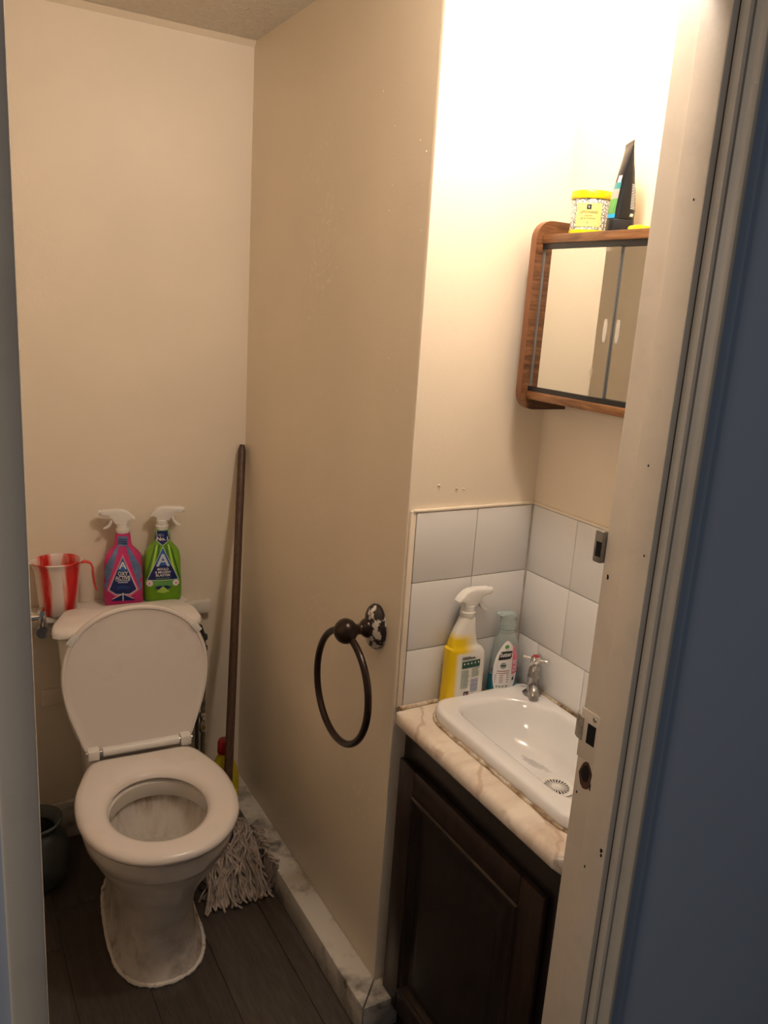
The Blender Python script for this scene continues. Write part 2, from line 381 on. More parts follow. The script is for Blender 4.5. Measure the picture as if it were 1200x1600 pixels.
def round_poly(poly, center, n_=96, smooth=2, inset=0.0):
    """radial samples of a polygon outline, corners eased"""
    rad = []
    for i in range(n_):
        a = 2 * PI * i / n_; d = (math.cos(a), math.sin(a)); best = 9
        for k in range(len(poly)):
            p, q = poly[k], poly[(k + 1) % len(poly)]
            ex, ey = q[0] - p[0], q[1] - p[1]; den = d[0] * ey - d[1] * ex
            if abs(den) < 1e-9: continue
            px, py = p[0] - center[0], p[1] - center[1]
            t_ = (px * ey - py * ex) / den; s_ = (px * d[1] - py * d[0]) / den
            if t_ > 0 and -1e-6 <= s_ <= 1 + 1e-6: best = min(best, t_)
        rad.append(best)
    for _ in range(smooth):
        rad = [(rad[i - 1] + 2 * rad[i] + rad[(i + 1) % n_]) / 4 for i in range(n_)]
    return [(center[0] + (r - inset) * math.cos(2 * PI * i / n_), center[1] + (r - inset) * math.sin(2 * PI * i / n_)) for i, r in enumerate(rad)]
def arc(cx, cz, r, a0, a1, k):
    return [(cx + r * math.cos(math.radians(a0 + (a1 - a0) * i / k)), cz + r * math.sin(math.radians(a0 + (a1 - a0) * i / k))) for i in range(k + 1)]
# flat print that follows a curved face
def decal(name, poly, surf, mat, parent, cuts=3, lift=0.0006):
    bm = bmesh.new(); f = bm.faces.new([bm.verts.new((p[0], p[1], 0)) for p in poly])
    bmesh.ops.triangulate(bm, faces=bm.faces)
    for _ in range(cuts):
        bmesh.ops.subdivide_edges(bm, edges=[e for e in bm.edges if e.calc_length() > 0.005], cuts=1)
        bmesh.ops.triangulate(bm, faces=[f_ for f_ in bm.faces if len(f_.verts) > 4])
    for v2 in bm.verts: v2.co = Vector(surf(v2.co.x, v2.co.y, lift))
    me = bpy.data.meshes.new(name); bm.to_mesh(me); bm.free()
    return link(name, me, mat, parent)
def lettering(text, size, x, z, surf, mat, parent, lift=0.0012, width=None, rot=0.0, bold=0.0, name='lettering'):
    cu = bpy.data.curves.new('t', 'FONT'); cu.body = text; cu.size = size; cu.align_x = 'CENTER'; cu.align_y = 'CENTER'
    cu.resolution_u = 2; cu.offset = bold
    to = bpy.data.objects.new('t', cu); COL.objects.link(to)
    dg = bpy.context.evaluated_depsgraph_get(); me = bpy.data.meshes.new_from_object(to.evaluated_get(dg))
    bpy.data.objects.remove(to); bpy.data.curves.remove(cu)
    me.materials.clear()
    xs = [v2.co.x for v2 in me.vertices]; k = 1.0
    if width and xs: k = width / (max(xs) - min(xs))
    for v2 in me.vertices:
        a, b_ = v2.co.x * k, v2.co.y
        v2.co = Vector(surf(x + a * math.cos(rot) - b_ * math.sin(rot), z + a * math.sin(rot) + b_ * math.cos(rot), lift))
    me.name = name
    return link(name, me, mat, parent)
def rect(x0, x1, z0, z1): return [(x0, z0), (x1, z0), (x1, z1), (x0, z1)]
def struct(o): o['kind'] = 'structure'; return o

# ------------------------------------------------------------------ the room
Yb, Yc, W, ZC = 2.29, 1.343, 0.322, 2.262
struct(box('wall_back', -0.96, 0.02, Yb, Yb + 0.08, -0.02, ZC + 0.1, 'wall_paint'))
wp = struct(box('wall_partition', 0.0, 0.06, Yc + 0.012, Yb + 0.08, -0.02, ZC + 0.1, 'wall_paint_flaky'))
wa = struct(prism('wall_alcove', [(0.0, Yc + 0.012), (0.0, Yc + 0.003), (0.0009, Yc + 0.0009), (0.003, Yc), (0.42, Yc), (0.42, Yc + 0.06), (0.0605, Yc + 0.06), (0.0605, Yc + 0.012)], -0.02, ZC + 0.1, 'wall_paint', axis='z'))
wr = struct(box('wall_right', W, W + 0.08, 0.74, Yc + 0.06, -0.02, ZC + 0.1, 'wall_paint'))
struct(box('wall_left', -0.96, -0.88, 0.74, Yb + 0.08, -0.02, ZC + 0.1, 'wall_paint'))
ce = struct(box('ceiling', -0.96, 0.42, 0.70, Yb + 0.08, ZC, ZC + 0.08, 'ceiling_artex'))
struct(prism('trim_1', [(Yb - 0.016, ZC), (Yb, ZC), (Yb, ZC - 0.013)], -0.88, 0.0, 'wall_paint', axis='x'))
# door wall: inner face and hallway face, head over the opening
def boxes(name, lst, mat):
    V, F = [], []
    for (x0, x1, y0, y1, z0, z1) in lst:
        k = len(V); V += [(x, y, z) for x in (x0, x1) for y in (y0, y1) for z in (z0, z1)]
        F += [tuple(k + i for i in f) for f in ((0, 1, 3, 2), (4, 6, 7, 5), (0, 4, 5, 1), (2, 3, 7, 6), (0, 2, 6, 4), (1, 5, 7, 3))]
    return pyd(name, V, F, mat, smooth=False)
struct(boxes('wall_front', [(0.03, 0.40, 0.765, 0.808, -0.02, 2.34), (-0.96, -0.795, 0.765, 0.808, -0.02, 2.34), (-0.795, 0.03, 0.765, 0.808, 2.06, 2.34)], 'wall_paint'))
struct(boxes('wall_hallway', [(0.03, 1.9, 0.722, 0.764, -0.02, 2.5), (-2.6, -0.795, 0.722, 0.764, -0.02, 2.5), (-0.795, 0.03, 0.722, 0.764, 2.06, 2.5)], 'hall_paint'))
# floor and planks
fl = struct(box('floor', -2.6, 1.9, -0.6, Yb + 0.05, -0.03, -0.002, 'floor_joint'))
pw = 0.1645; pm = {}
x = -0.4505 - 3 * pw; ci = 0
while x < 0.34:
    y = -0.6 - (0.37 * (ci * 0.618 % 1) + 0.1); 
    while y < Yb:
        y0, y1 = max(y, -0.6), min(y + 0.92, Yb)
        if y1 - y0 > 0.02:
            key = round(y1 - y0, 4)
            if key not in pm: pm[key] = box_mesh('plank', 0.0006, pw - 0.0006, 0.0006, key - 0.0006, -0.003, 0.0, 0.0006, 1)
            o = link('plank', pm[key], 'floor_plank', fl, loc=(x, y0, 0))
        y += 0.92
    x += pw; ci += 1
# boxed skirting with ledge
def skirt(name, poly_xy, z1):
    return struct(prism(name, poly_xy, 0.0, z1, 'skirting_paint', bev=0.003, axis='z'))
skirt('baseboard_right', [(-0.063, 2.287), (-0.063, 1.279), (0.0, 1.343), (0.0, 2.287)], 0.08)
skirt('baseboard_alcove', [(-0.0615, 1.2775), (0.03, 1.2775), (0.03, 1.341), (0.001, 1.341)], 0.078)
struct(box('baseboard_back', -0.878, -0.066, Yb - 0.018, Yb - 0.001, 0.0, 0.118, 'skirting_paint', bev=0.003))
# tiles
def tile(parent, size, loc, rotz, mesh_cache={}):
    key = (round(size[0], 4), round(size[1], 4))
    if key not in mesh_cache:
        mesh_cache[key] = box_mesh('tile', 0.0008, size[0] - 0.0008, -0.007, -0.0002, 0.0008, size[1] - 0.0008, 0.0012, 2)
    o = link('tile', mesh_cache[key], 'tile_white', parent); o.location = loc; o.rotation_euler = (0, 0, rotz)
    return o
T = 0.15; Zt = 1.205
zrows = [(Zt - T, Zt), (Zt - 2 * T, Zt - T), (0.777, Zt - 2 * T)]
g1 = box('grout', 0.0185, W, Yc - 0.005, Yc - 0.0001, 0.776, Zt - 0.001, 'grout', wa)
for z0, z1 in zrows:
    for x0, x1 in ((0.0175, 0.1675), (0.1675, 0.3150)):
        tile(wa, (x1 - x0, z1 - z0), (x0, Yc, z0), 0)
g2 = box('grout', W - 0.005, W - 0.0001, 0.815, Yc - 0.006, 0.776, Zt - 0.001, 'grout', wr)
for r_, (z0, z1) in enumerate(zrows):
    edges = (Yc - 0.008, 1.194, 1.044, 0.894, 0.815) if r_ < 2 else (Yc - 0.008, 1.269, 1.121, 0.971, 0.815)
    for a, b_ in zip(edges, edges[1:]):
        tile(wr, (a - b_, z1 - z0), (W, a, z0), -PI / 2)
# cream paint lapped over the top of the tiles, and the bare upright edge
for args in ((0.010, W - 0.001, Yc - 0.0085, Yc - 0.0002, Zt, Zt + 0.006),):
    box('paint_bead', *args, 'wall_paint', wa, bev=0.002)
box('paint_bead', 0.004, 0.0172, Yc - 0.006, Yc - 0.0002, 0.777, Zt + 0.004, 'wall_paint', wa, bev=0.002)
box('paint_bead', W - 0.0085, W - 0.0002, 0.82, Yc - 0.009, Zt, Zt + 0.006, 'wall_paint', wr, bev=0.002)
tube('corner_sealant', [(W - 0.0075, Yc - 0.0075, 0.778), (W - 0.0075, Yc - 0.0075, Zt)], 0.003, 'grout', wr, 6)

# lifted paint flakes
FLAKES = ((1.565, 1.871), (1.416, 1.786), (1.396, 1.903), (1.496, 1.942), (1.551, 2.013), (1.46, 2.013), (1.541, 1.71), (1.372, 1.881), (1.391, 1.835), (1.491, 1.833), (1.498, 1.786), (1.377, 1.823), (1.462, 1.5), (1.37, 1.743), (1.42, 1.44))
flake = []
for a in range(3):
    k = 7; pl = [(math.cos(2 * PI * i / k) * random.uniform(.5, 1) * .004, math.sin(2 * PI * i / k) * random.uniform(.4, 1) * .003) for i in range(k)]
    me = bpy.data.meshes.new('paint_flake'); me.from_pydata([(p[0], -.0002, p[1]) for p in pl] + [(0.0005, -.0018, .0006)], [], [(i, (i + 1) % k, k) for i in range(k)]); flake.append(me)
for i, (y_, z_) in enumerate(FLAKES):
    o = link('paint_flake', flake[i % 3], 'wall_paint', wp, loc=(-.0001, y_, z_)); o.rotation_euler = (random.uniform(-1, 1), 0, -PI / 2); o.scale = (.8, 1, .8)
for x_, z_ in ((.068, 1.258), (.112, 1.249), (.130, 1.247)):
    o = link('paint_flake', flake[0], 'wall_paint', wa, loc=(x_, Yc - .0001, z_)); o.scale = (1.6, 2.2, 1.1)

# ------------------------------------------------------------------ door frame (right and left jambs)
ZH = 2.03
j = struct(box('trim_2', 0.007, 0.034, 0.724, 0.812, 0.0, ZH + 0.03, 'jamb_paint', bev=0.002))
box('door_stop', -0.005, 0.0068, 0.7196, 0.767, 0.0, ZH, 'jamb_paint', j, bev=0.0025)
# moulded architrave, profile in (x, y)
prof = [(0.010, 0.7215), (0.010, 0.7150), (0.0125, 0.7105), (0.0165, 0.7090), (0.0200, 0.7105), (0.0215, 0.7140), (0.0230, 0.7140),
        (0.0260, 0.7110), (0.0290, 0.7020), (0.0330, 0.6985), (0.0380, 0.6980), (0.0420, 0.7000), (0.0440, 0.7060), (0.0455, 0.7215)]
prism('architrave', prof, 0.0, ZH + 0.05, 'jamb_paint', j, axis='z')
prism('architrave_back_board', [(0.0455, 0.7215), (0.0455, 0.7120), (0.0760, 0.7120), (0.0760, 0.7215)], 0.0, ZH + 0.05, 'hall_paint', j, axis='z', bev=0.001)
# latch strike plate with curled lip, bolt keep, worn mortise holes
sp = box('strike_plate', 0.0052, 0.0072, 0.772, 0.8125, 0.955, 1.035, 'jamb_paint', j, bev=0.0006)
lipv = [(0.0055, 0.806), (0.0072, 0.806), (0.0085, 0.815), (0.0125, 0.823), (0.018, 0.827), (0.0175, 0.829), (0.0110, 0.8255), (0.0065, 0.8165)]
prism('strike_lip', [(x - 0.002, y) for x, y in lipv], 0.983, 1.020, 'strike_metal', sp, axis='z')
box('latch_hole', 0.0046, 0.0054, 0.780, 0.797, 0.984, 1.016, 'black_hole', sp)
pv = []
for i in range(14):
    a = 2 * PI * i / 14; pv.append((0.790 + (0.0105 + 0.002 * random.random()) * math.cos(a) * (1 if i % 3 else 1.2), 0.930 + (0.021 + 0.005 * random.random()) * math.sin(a)))
prism('mortise_hole', pv, 0.0062, 0.0069, 'bare_wood', j, axis='x')
prism('mortise_hole', [(0.790 + (p[0] - 0.790) * 0.62, 0.934 + (p[1] - 0.930) * 0.6) for p in pv], 0.0056, 0.0061, 'black_hole', j, axis='x')
lathe('screw', [(0.004, 0), (0.004, 0.001), (0.003, 0.0018)], 'strike_metal', j, 10).matrix_world = Matrix.Translation((0.0053, 0.785, 1.027)) @ Matrix.Rotation(-PI / 2, 4, 'Y')
kp = box('bolt_keep', -0.001, 0.0125, 0.8122, 0.8285, 1.262, 1.310, 'keep_metal', j, bev=0.003)
box('bolt_slot', -0.0016, -0.0005, 0.8130, 0.8225, 1.272, 1.294, 'black_hole', kp)
# paint chips
for i, (xx, y0, zz, s_) in enumerate(((0.0067, 0.774, 0.925, .007), (0.0067, 0.776, 0.918, .006), (0.0066, 0.7725, 0.91, .004), (-0.0053, 0.730, 1.30, .0022), (-0.0053, 0.745, 1.42, .002), (-0.0053, 0.728, 0.845, .006), (-0.0053, 0.727, 0.838, .005), (0.0067, 0.800, 1.245, .005), (0.0067, 0.803, 0.895, .003), (-0.0053, 0.755, 0.80, .003), (-0.0053, 0.735, 1.75, .002))):
    pl = []
    for k in range(7):
        a = 2 * PI * k / 7; r_ = s_ * (0.5 + 0.6 * random.random()); pl.append((y0 + r_ * 0.6 * math.cos(a), zz + r_ * math.sin(a)))
    prism('paint_chip', pl, xx - 0.0003, xx + 0.0006, 'black_hole', j, axis='x')
jl = struct(box('trim_3', -0.795, -0.764, 0.724, 0.812, 0.0, ZH + 0.03, 'jamb_paint', bev=0.002))
box('architrave', -0.7975, -0.7645, 0.7095, 0.7235, 0.0, ZH + 0.05, 'jamb_paint', jl, bev=0.003)
struct(box('trim_4', -0.764, 0.007, 0.724, 0.812, ZH, ZH + 0.03, 'jamb_paint', bev=0.002))

# ------------------------------------------------------------------ toilet
TX, TY = -0.402, 1.72
toi = thing('toilet', (TX, TY, 0), 'white close-coupled toilet with its lid raised against the cistern', 'toilet', rot=(0, 0, math.radians(-3.0)))
def egg(a, fr, bk, z, c=0.0, nb=2.6, nf=2.0, n_=72):
    out = []
    for i in range(n_):
        t_ = 2 * PI * i / n_; cx, sy = math.cos(t_), math.sin(t_)
        e = nb if sy > 0 else nf
        xx = a * math.copysign(abs(cx) ** (2 / e), cx); yy = (bk - c if sy > 0 else c - fr) * math.copysign(abs(sy) ** (2 / e), sy)
        out.append((xx, c + yy, z))
    return out
outer = [egg(.110, -.108, .36, 0.0, .06, 3, 2.4), egg(.109, -.107, .36, 0.012, .06, 3, 2.4), egg(.100, -.100, .355, .022, .06, 3, 2.4), egg(.091, -.094, .35, .07, .06, 3, 2.3),
         egg(.087, -.093, .34, .13, .06, 3, 2.2), egg(.092, -.100, .33, .19, .05, 3, 2.2), egg(.112, -.125, .31, .24, .03, 2.8, 2.1),
         egg(.138, -.155, .28, .285, .01, 2.6), egg(.157, -.180, .26, .325, .01, 2.5), egg(.164, -.190, .25, .345, .01, 2.5),
         egg(.170, -.197, .245, .350, .01, 2.5), egg(.176, -.203, .24, .375, .01, 2.5), egg(.178, -.205, .24, .396, .01, 2.5), egg(.170, -.198, .235, .401, .01, 2.5)]
inner = [egg(.122, -.148, .142, .401, 0, 2, 2), egg(.114, -.138, .132, .394, 0, 2, 2), egg(.113, -.136, .130, .362, 0, 2, 2), egg(.116, -.140, .134, .356, 0, 2, 2),
         egg(.124, -.150, .142, .350, 0, 2, 2), egg(.120, -.146, .138, .32, 0, 2, 2), egg(.106, -.128, .124, .28, .0, 2, 2), egg(.080, -.090, .10, .24, .01, 2, 2), egg(.05, -.04, .085, .205, .02, 2, 2)]
pan = loft('pan', outer + [egg(.130, -.156, .150, .402, 0, 2, 2)], 'pan_ceramic', toi, True, False)
bowl = loft('bowl_inside', [egg(.130, -.156, .150, .402, 0, 2, 2)] + inner, 'bowl_ceramic', toi, False, True)
pyd('water', egg(.092, -.108, .112, .252, .0, 2, 2), [tuple(range(72))], 'water', toi)
box('cistern_platform', -.128, .128, .19, .475, .27, .407, 'toilet_white', toi, bev=.02, seg=4)
# sealant bead round the foot
bead = egg(.113, -.111, .36, 0.004, .06, 3, 2.4, 120)
tube('sealant', [(p[0] + random.uniform(-.001, .001), p[1] + random.uniform(-.0015, .0015), .004) for p in bead], [.0055 + random.uniform(-.0010, .0012) for _ in bead], 'sealant_white', toi, 8, closed=True)
# seat ring
hw = [(0, .0), (.003, .035), (.010, .062), (.025, .092), (.05, .122), (.09, .153), (.14, .175), (.19, .185), (.24, .187), (.29, .184), (.34, .173), (.39, .155), (.43, .139), (.452, .132)]
seat_poly = [(x_, y_ - .215) for y_, x_ in hw] + [(-x_, y_ - .215) for y_, x_ in hw[::-1]][:-1]
NS = 96
def so(inset, z): return [(p[0], p[1], z) for p in round_poly(seat_poly, (0, 0), NS, 2, inset)]
def si(out, z): return [(-.003 + (.113 + out) * math.cos(2 * PI * i / NS), -.004 + (.133 + out) * math.sin(2 * PI * i / NS), z) for i in range(NS)]
rr = [so(.010, .404), so(.002, .407), so(0, .413), so(.003, .421), so(.010, .426), so(.020, .4275), si(.022, .4255), si(.012, .423), si(.003, .417), si(0, .410), si(.004, .405), si(.014, .4035)]
loft('seat', rr + [rr[0]], 'seat_plastic', toi, False, False, 60)
# hinge
hg = tube('hinge', [(-.095, .247, .438), (.100, .247, .438)], .0125, 'white_plastic', toi, 14)
for s_ in (-1, 1):
    box('hinge_post', s_ * .118 - .014, s_ * .118 + .014, .232, .262, .424, .450, 'white_plastic', toi, bev=.003)
    tube('hinge_pin', [(s_ * .09, .247, .438), (s_ * .136, .247, .438)], .007, 'chrome', toi, 10)
# raised lid, built flat then tilted up about the hinge
lidw = [(-.012, .135), (.02, .142), (.06, .156), (.11, .173), (.16, .184), (.21, .188), (.26, .182), (.30, .168), (.335, .145), (.36, .115), (.38, .078), (.390, .04), (.393, 0)]
lid_poly = [(x_, y_) for y_, x_ in lidw] + [(-x_, y_) for y_, x_ in lidw[::-1]][1:]
def lo(ins, d): 
    return [(p[0], p[1], d) for p in round_poly(lid_poly, (0, .20), NS, 2, ins)]
tilt = math.radians(97.5)
def up_lid(p):   # flat (x, along, height-above-pan-side) -> raised
    x_, w_, d_ = p; w_ *= .97
    return (x_, .258 + .003 - w_ * math.cos(tilt) * 1.0 - d_ * math.sin(tilt) , .432 + w_ * math.sin(tilt) - d_ * math.cos(tilt) * 0.2)
rings = [lo(.002, -.012), lo(0, -.006), lo(0, .004), lo(.003, .008), lo(.008, .008), lo(.011, .004), lo(.030, .001), lo(.08, .0015), lo(.16, .0015)]
rings = [[up_lid(p) for p in r_] for r_ in rings]
lid = loft('seat_lid', rings, 'seat_plastic', toi, True, True, 45)
for (x_, w_, r_) in ((-.156, .318, .9), (.156, .318, -.9)):
    bm_ = box_mesh('buffer', -.008, .008, -.004, .004, -.016, .016, .002)
    o = link('buffer', bm_, 'white_plastic', lid); p = up_lid((x_, w_, .009)); o.location = p; o.rotation_euler = (0, r_ * 0.75, 0)
# cistern
def rrect(x0, x1, y0, y1, z, r, k=6, bow=0.0):
    out = []
    for cx, cy, a0 in ((x1 - r, y1 - r, 0), (x0 + r, y1 - r, 90), (x0 + r, y0 + r, 180), (x1 - r, y0 + r, 270)):
        for a, b_ in arc(cx, cy, r, a0, a0 + 90, k): out.append((a, b_ - (bow * (1 - ((a - (x0 + x1) / 2) / ((x1 - x0) / 2)) ** 2) if b_ < (y0 + y1) / 2 else 0), z))
    return out
def cis(hx, y0, z, r): return rrect(-hx - .008, hx, y0, .450, z, r, 6, .012)
loft('cistern_body', [cis(.120, .352, .408, .03), cis(.138, .350, .415, .03), cis(.150, .346, .45, .03), cis(.168, .343, .58, .03), cis(.177, .341, .722, .03)], 'toilet_white', toi)
def clid(ins, z):
    hx = .188 - ins
    P_ = []
    hl_ = .200 - ins
    poly = [(-hl_, .330 + ins), (-hl_, .375), (-.155, .452 - ins), (.140, .452 - ins), (.180 - ins, .40), (.186 - ins, .330 + ins)]
    return [(p[0], p[1] - (.010 * (1 - (p[0] / .19) ** 2) if p[1] < .38 else 0), z - (max(0, .452 - p[1]) * .17 if z > .74 else 0)) for p in round_poly(poly, (0, .395), NS, 1)]
loft('cistern_lid', [clid(.010, .722), clid(.003, .724), clid(0, .728), clid(0, .756), clid(.003, .763), clid(.010, .767), clid(.05, .769)], 'toilet_white', toi)

# overflow elbow and supply hose on the right of the cistern
el = thing('overflow_elbow', (-0.200, 2.225, 0.555), 'dark grey plastic elbow pipe beside the right end of the cistern', 'pipe')
tube('elbow', [(-.03, -.03, .10), (.01, -.03, .105), (.035, -.028, .095), (.044, -.026, .065), (.046, -.025, .03), (.047, -.024, .008)], [.011, .012, .013, .0125, .012, .012], 'dark_hose', el, 12)
for z_ in (.02, .055): lathe('ring_nut', [(.0155, z_), (.0165, z_ + .003), (.0165, z_ + .011), (.0155, z_ + .014)], 'dark_hose', el, 12, (.047, -.024))
sh = thing('supply_pipe', (-0.137, 2.235, 0), 'slim vertical supply pipe with metal isolating valve behind the toilet', 'pipe')
tube('pipe', [(0, 0, .002), (0, 0, .52)], .0075, 'chrome_dull', sh, 10)
tube('braided_hose', [(-.020, .004, .003), (-.018, .004, .30), (-.015, .0, .46)], .006, 'dark_hose', sh, 8)
lathe('valve_body', [(.009, .285), (.0115, .29), (.0115, .315), (.009, .32), (.009, .332), (.0115, .336), (.0115, .348), (.009, .352)], 'chrome', sh, 6)

# ------------------------------------------------------------------ shelf behind the cistern and what stands there
SZ = 0.738
shf = thing('wall_shelf', (-0.50, 2.225, SZ), 'narrow flaking cream shelf along the wall behind the cistern', 'shelf')
box('shelf_board', -.378, .300, -.026 , .063, -.018, 0, 'shelf_paint', shf, bev=.002)
box('shelf_batten', -.378, .394, .034, .063, -.070, -.032, 'shelf_paint', shf, bev=.003)
box('shelf_packer', -.378, .298, .036, .063, -.032, -.018, 'shelf_paint', shf)
box('shelf_front_strip', -.378, -.095, -.045, -.0265, -.018, 0, 'shelf_paint', shf, bev=.002)
rl = thing('towel_rail', (-0.60, 2.18, 0.70), 'chrome rail with bracket below the red and white jug', 'rail')
tube('bar', [(-.276, -.028, .060), (.002, -.028, .060)], .0085, 'chrome', rl, 12)
box('bracket_plate', -.006, .012, -.036, -.0005, .030, .078, 'chrome', rl, bev=.003)
tube('knob', [(.004, -.036, .018), (.004, -.006, .018)], .0165, 'chrome', rl, 20)
tube('bracket_neck', [(.003, -.020, .018), (.003, -.020, .045)], .007, 'chrome', rl, 10)
# marbled plastic jug
jx, jy = -0.545, 2.229
jg = thing('plastic_jug', (jx, jy, SZ), 'red and white marbled plastic jug on the shelf', 'jug')
jp = [(.044, .001), (.047, .004), (.052, .06), (.0575, .125), (.060, .142), (.0635, .146), (.064, .149), (.061, .1505), (.057, .146), (.0545, .125), (.049, .06), (.044, .008)]
rings = []
for r_, z_ in jp:
    ring = []
    for i in range(40):
        a = 2 * PI * i / 40; k = 1.0
        if z_ > .12: k += 0.16 * max(0, (z_ - .12) / .03) * math.exp(-((a - PI * 1.02) / .25) ** 2)
        ring.append((r_ * k * math.cos(a), r_ * k * math.sin(a) * .92, z_))
    rings.append(ring)
loft('jug_body', rings, 'jug_marbled', jg)
hp = [(.056, -.012, .142), (.070, -.014, .143), (.083, -.015, .138), (.088, -.015, .125), (.089, -.015, .10), (.092, -.015, .075), (.096, -.015, .060)]
V, F = [], []
rings = []
for i, p in enumerate(hp):
    w_ = .008
    d = Vector(hp[min(i + 1, len(hp) - 1)]) - Vector(hp[max(i - 1, 0)]); d.normalize(); nn = Vector((-d.z, 0, d.x)) * .0022
    P0 = Vector(p); rings.append([P0 + nn + Vector((0, w_, 0)), P0 + nn - Vector((0, w_, 0)), P0 - nn - Vector((0, w_, 0)), P0 - nn + Vector((0, w_, 0))])
loft('handle', rings, 'jug_red', jg)

# trigger spray bottles ------------------------------------------------------
def spray_head(parent, z0, flip=1, k=1.07, mat='white_plastic', cx=0.0, lean=0.0):
    """shrouded trigger head with nozzle, trigger and collar; nozzle towards +x"""
    P_ = [(-.0325, .037), (-.024, .0465), (-.012, .0575), (0, .061), (.014, .062), (.052, .060), (.0525, .0455), (.034, .0455), (.026, .037), (.017, .023), (-.0145, .023), (-.0135, .032), (-.02, .035)]
    hd = prism('spray_head', [(cx + flip * k * x_, z0 + k * z_) for x_, z_ in P_], -.0115, .0115, mat, parent, bev=.0035, seg=3)
    Tg = [(.023, .036), (.029, .034), (.033, .024), (.039, .0165), (.0475, .0115), (.046, .009), (.037, .0115), (.030, .0175), (.025, .026)]
    prism('trigger', [(cx + flip * k * x_, z0 + k * z_) for x_, z_ in Tg], -.006, .006, mat, parent, bev=.0012)
    lathe('collar', [(.0155 * k, z0), (.0165 * k, z0 + .002), (.0165 * k, z0 + .012), (.0150 * k, z0 + .013), (.0150 * k, z0 + .026 * k)], mat, parent, 28, (cx, 0))
    nz = tube('nozzle', [(cx + flip * k * .050, 0, z0 + k * .053), (cx + flip * k * .0575, 0, z0 + k * .053)], .0068 * k, mat, parent, 12)
def bottle_body(parent, prof, mat, depth, n_exp=3.2, n_=56, name='bottle_body'):
    """prof: (z, half width, half depth, centre x)"""
    rings = []
    for z_, a, d, cx in prof:
        ring = []
        for i in range(n_):
            t_ = 2 * PI * i / n_; c_, s_ = math.cos(t_), math.sin(t_)
            ring.append((cx + a * math.copysign(abs(c_) ** (2 / n_exp), c_), d * math.copysign(abs(s_) ** (2 / n_exp), s_), z_))
        rings.append(ring)
    return loft(name, rings, mat, parent, ang=50)
def surf_of(prof, n_exp):
    def f(x_, z_, lift):
        for (z0, a0, d0, c0), (z1, a1, d1, c1) in zip(prof, prof[1:]):
            if z0 <= z_ <= z1 and z1 > z0:
                t_ = (z_ - z0) / (z1 - z0); a = a0 + (a1 - a0) * t_; d = d0 + (d1 - d0) * t_; cx = c0 + (c1 - c0) * t_
                q = min(.995, abs(x_ - cx) / a)
                return (x_, -d * (1 - q ** n_exp) ** (1 / n_exp) - lift, z_)
        return (x_, -prof[len(prof) // 2][2] - lift, z_)
    return f
AP = [(0, .045, .022, 0), (.003, .050, .027, 0), (.012, .0535, .030, 0), (.060, .0535, .030, 0), (.090, .0515, .029, 0), (.125, .0505, .028, 0), (.147, .0475, .026, 0),
      (.158, .040, .0235, 0), (.172, .0265, .020, 0), (.180, .0225, .018, 0), (.200, .021, .0175, 0), (.212, .0195, .0165, 0)]
AS = surf_of(AP, 3.2)
def a_logo(parent, S, cx, z0, h, mat):
    w_ = h * .52
    decal('emblem', [(cx - w_, z0), (cx - w_ * .62, z0), (cx, z0 + h * .72), (cx + w_ * .62, z0), (cx + w_, z0), (cx + w_ * .16, z0 + h), (cx - w_ * .16, z0 + h)], S, mat, parent, 1, .0016)
    decal('emblem', [(cx - w_ * .78, z0 + h * .34), (cx + w_ * .78, z0 + h * .34), (cx + w_ * .6, z0 + h * .46), (cx - w_ * .6, z0 + h * .46)], S, mat, parent, 1, .0019)
# pink
pk = thing('spray_bottle', (-0.372, 2.232, SZ), 'pink trigger spray bottle with navy diamond label behind the cistern', 'spray bottle', 'trigger spray bottles')
pk.rotation_euler = (0, 0, math.radians(-14))
bottle_body(pk, AP, 'pink_plastic', .03)
spray_head(pk, .212, -1)
for s_ in (-1, 1):
    decal('label', [(s_ * .018, .172), (s_ * .008, .180), (s_ * .0465, .045), (s_ * .0515, .075), (s_ * .047, .120)] if s_ > 0 else [(-.008, .180), (-.018, .172), (-.047, .120), (-.0515, .075), (-.0465, .045)], AS, 'print_blue_grey', pk)
decal('label', [(-.012, .178), (.012, .178), (.013, .205), (-.013, .205)], AS, 'print_blue_grey', pk)
decal('label', [(0, .158), (-.043, .052), (-.020, .034), (0, .044), (.020, .034), (.043, .052)], AS, 'pink_light', pk, lift=.0009)
decal('label', [(0, .150), (-.0385, .053), (-.019, .040), (0, .050), (.019, .040), (.0385, .053)], AS, 'print_silver', pk, lift=.0012)
decal('label', [(0, .147), (-.036, .054), (-.018, .0425), (0, .053), (.018, .0425), (.036, .054)], AS, 'print_navy', pk, lift=.0015)
decal('label', [(0, .146), (-.0135, .110), (.0135, .110)], AS, 'print_blue', pk, lift=.0017)
a_logo(pk, lambda x_, z_, l: AS(x_, z_, l + .0006), 0, .115, .020, 'print_white')
lettering('OXY', .016, 0, .101, AS, 'print_white', pk, .0022, .027, bold=.0004)
lettering('ACTIVE', .0155, 0, .0885, AS, 'print_white', pk, .0022, .040, bold=.0004)
for i, (w_, z_) in enumerate(((.036, .0795), (.026, .0745))): decal('label_line', rect(-w_ / 2, w_ / 2, z_, z_ + .0024), AS, 'print_silver', pk, 1, .0021)
for w_, z_ in ((.036, .064), (.030, .0595)): decal('label_line', [(-w_ / 2, z_ - .003), (0, z_), (w_ / 2, z_ - .003), (w_ / 2, z_ - .0015), (0, z_ + .0018), (-w_ / 2, z_ - .0015)], AS, 'print_blue', pk, 1, .0021)
for z_ in (.183, .189, .195): decal('label_line', rect(-.0125, .0125, z_, z_ + .0022), AS, 'print_navy', pk, 1, .0012)
decal('label', [(0, .043), (-.030, .026), (-.030, .022), (.030, .022), (.030, .026)], AS, 'print_navy', pk, lift=.0010)
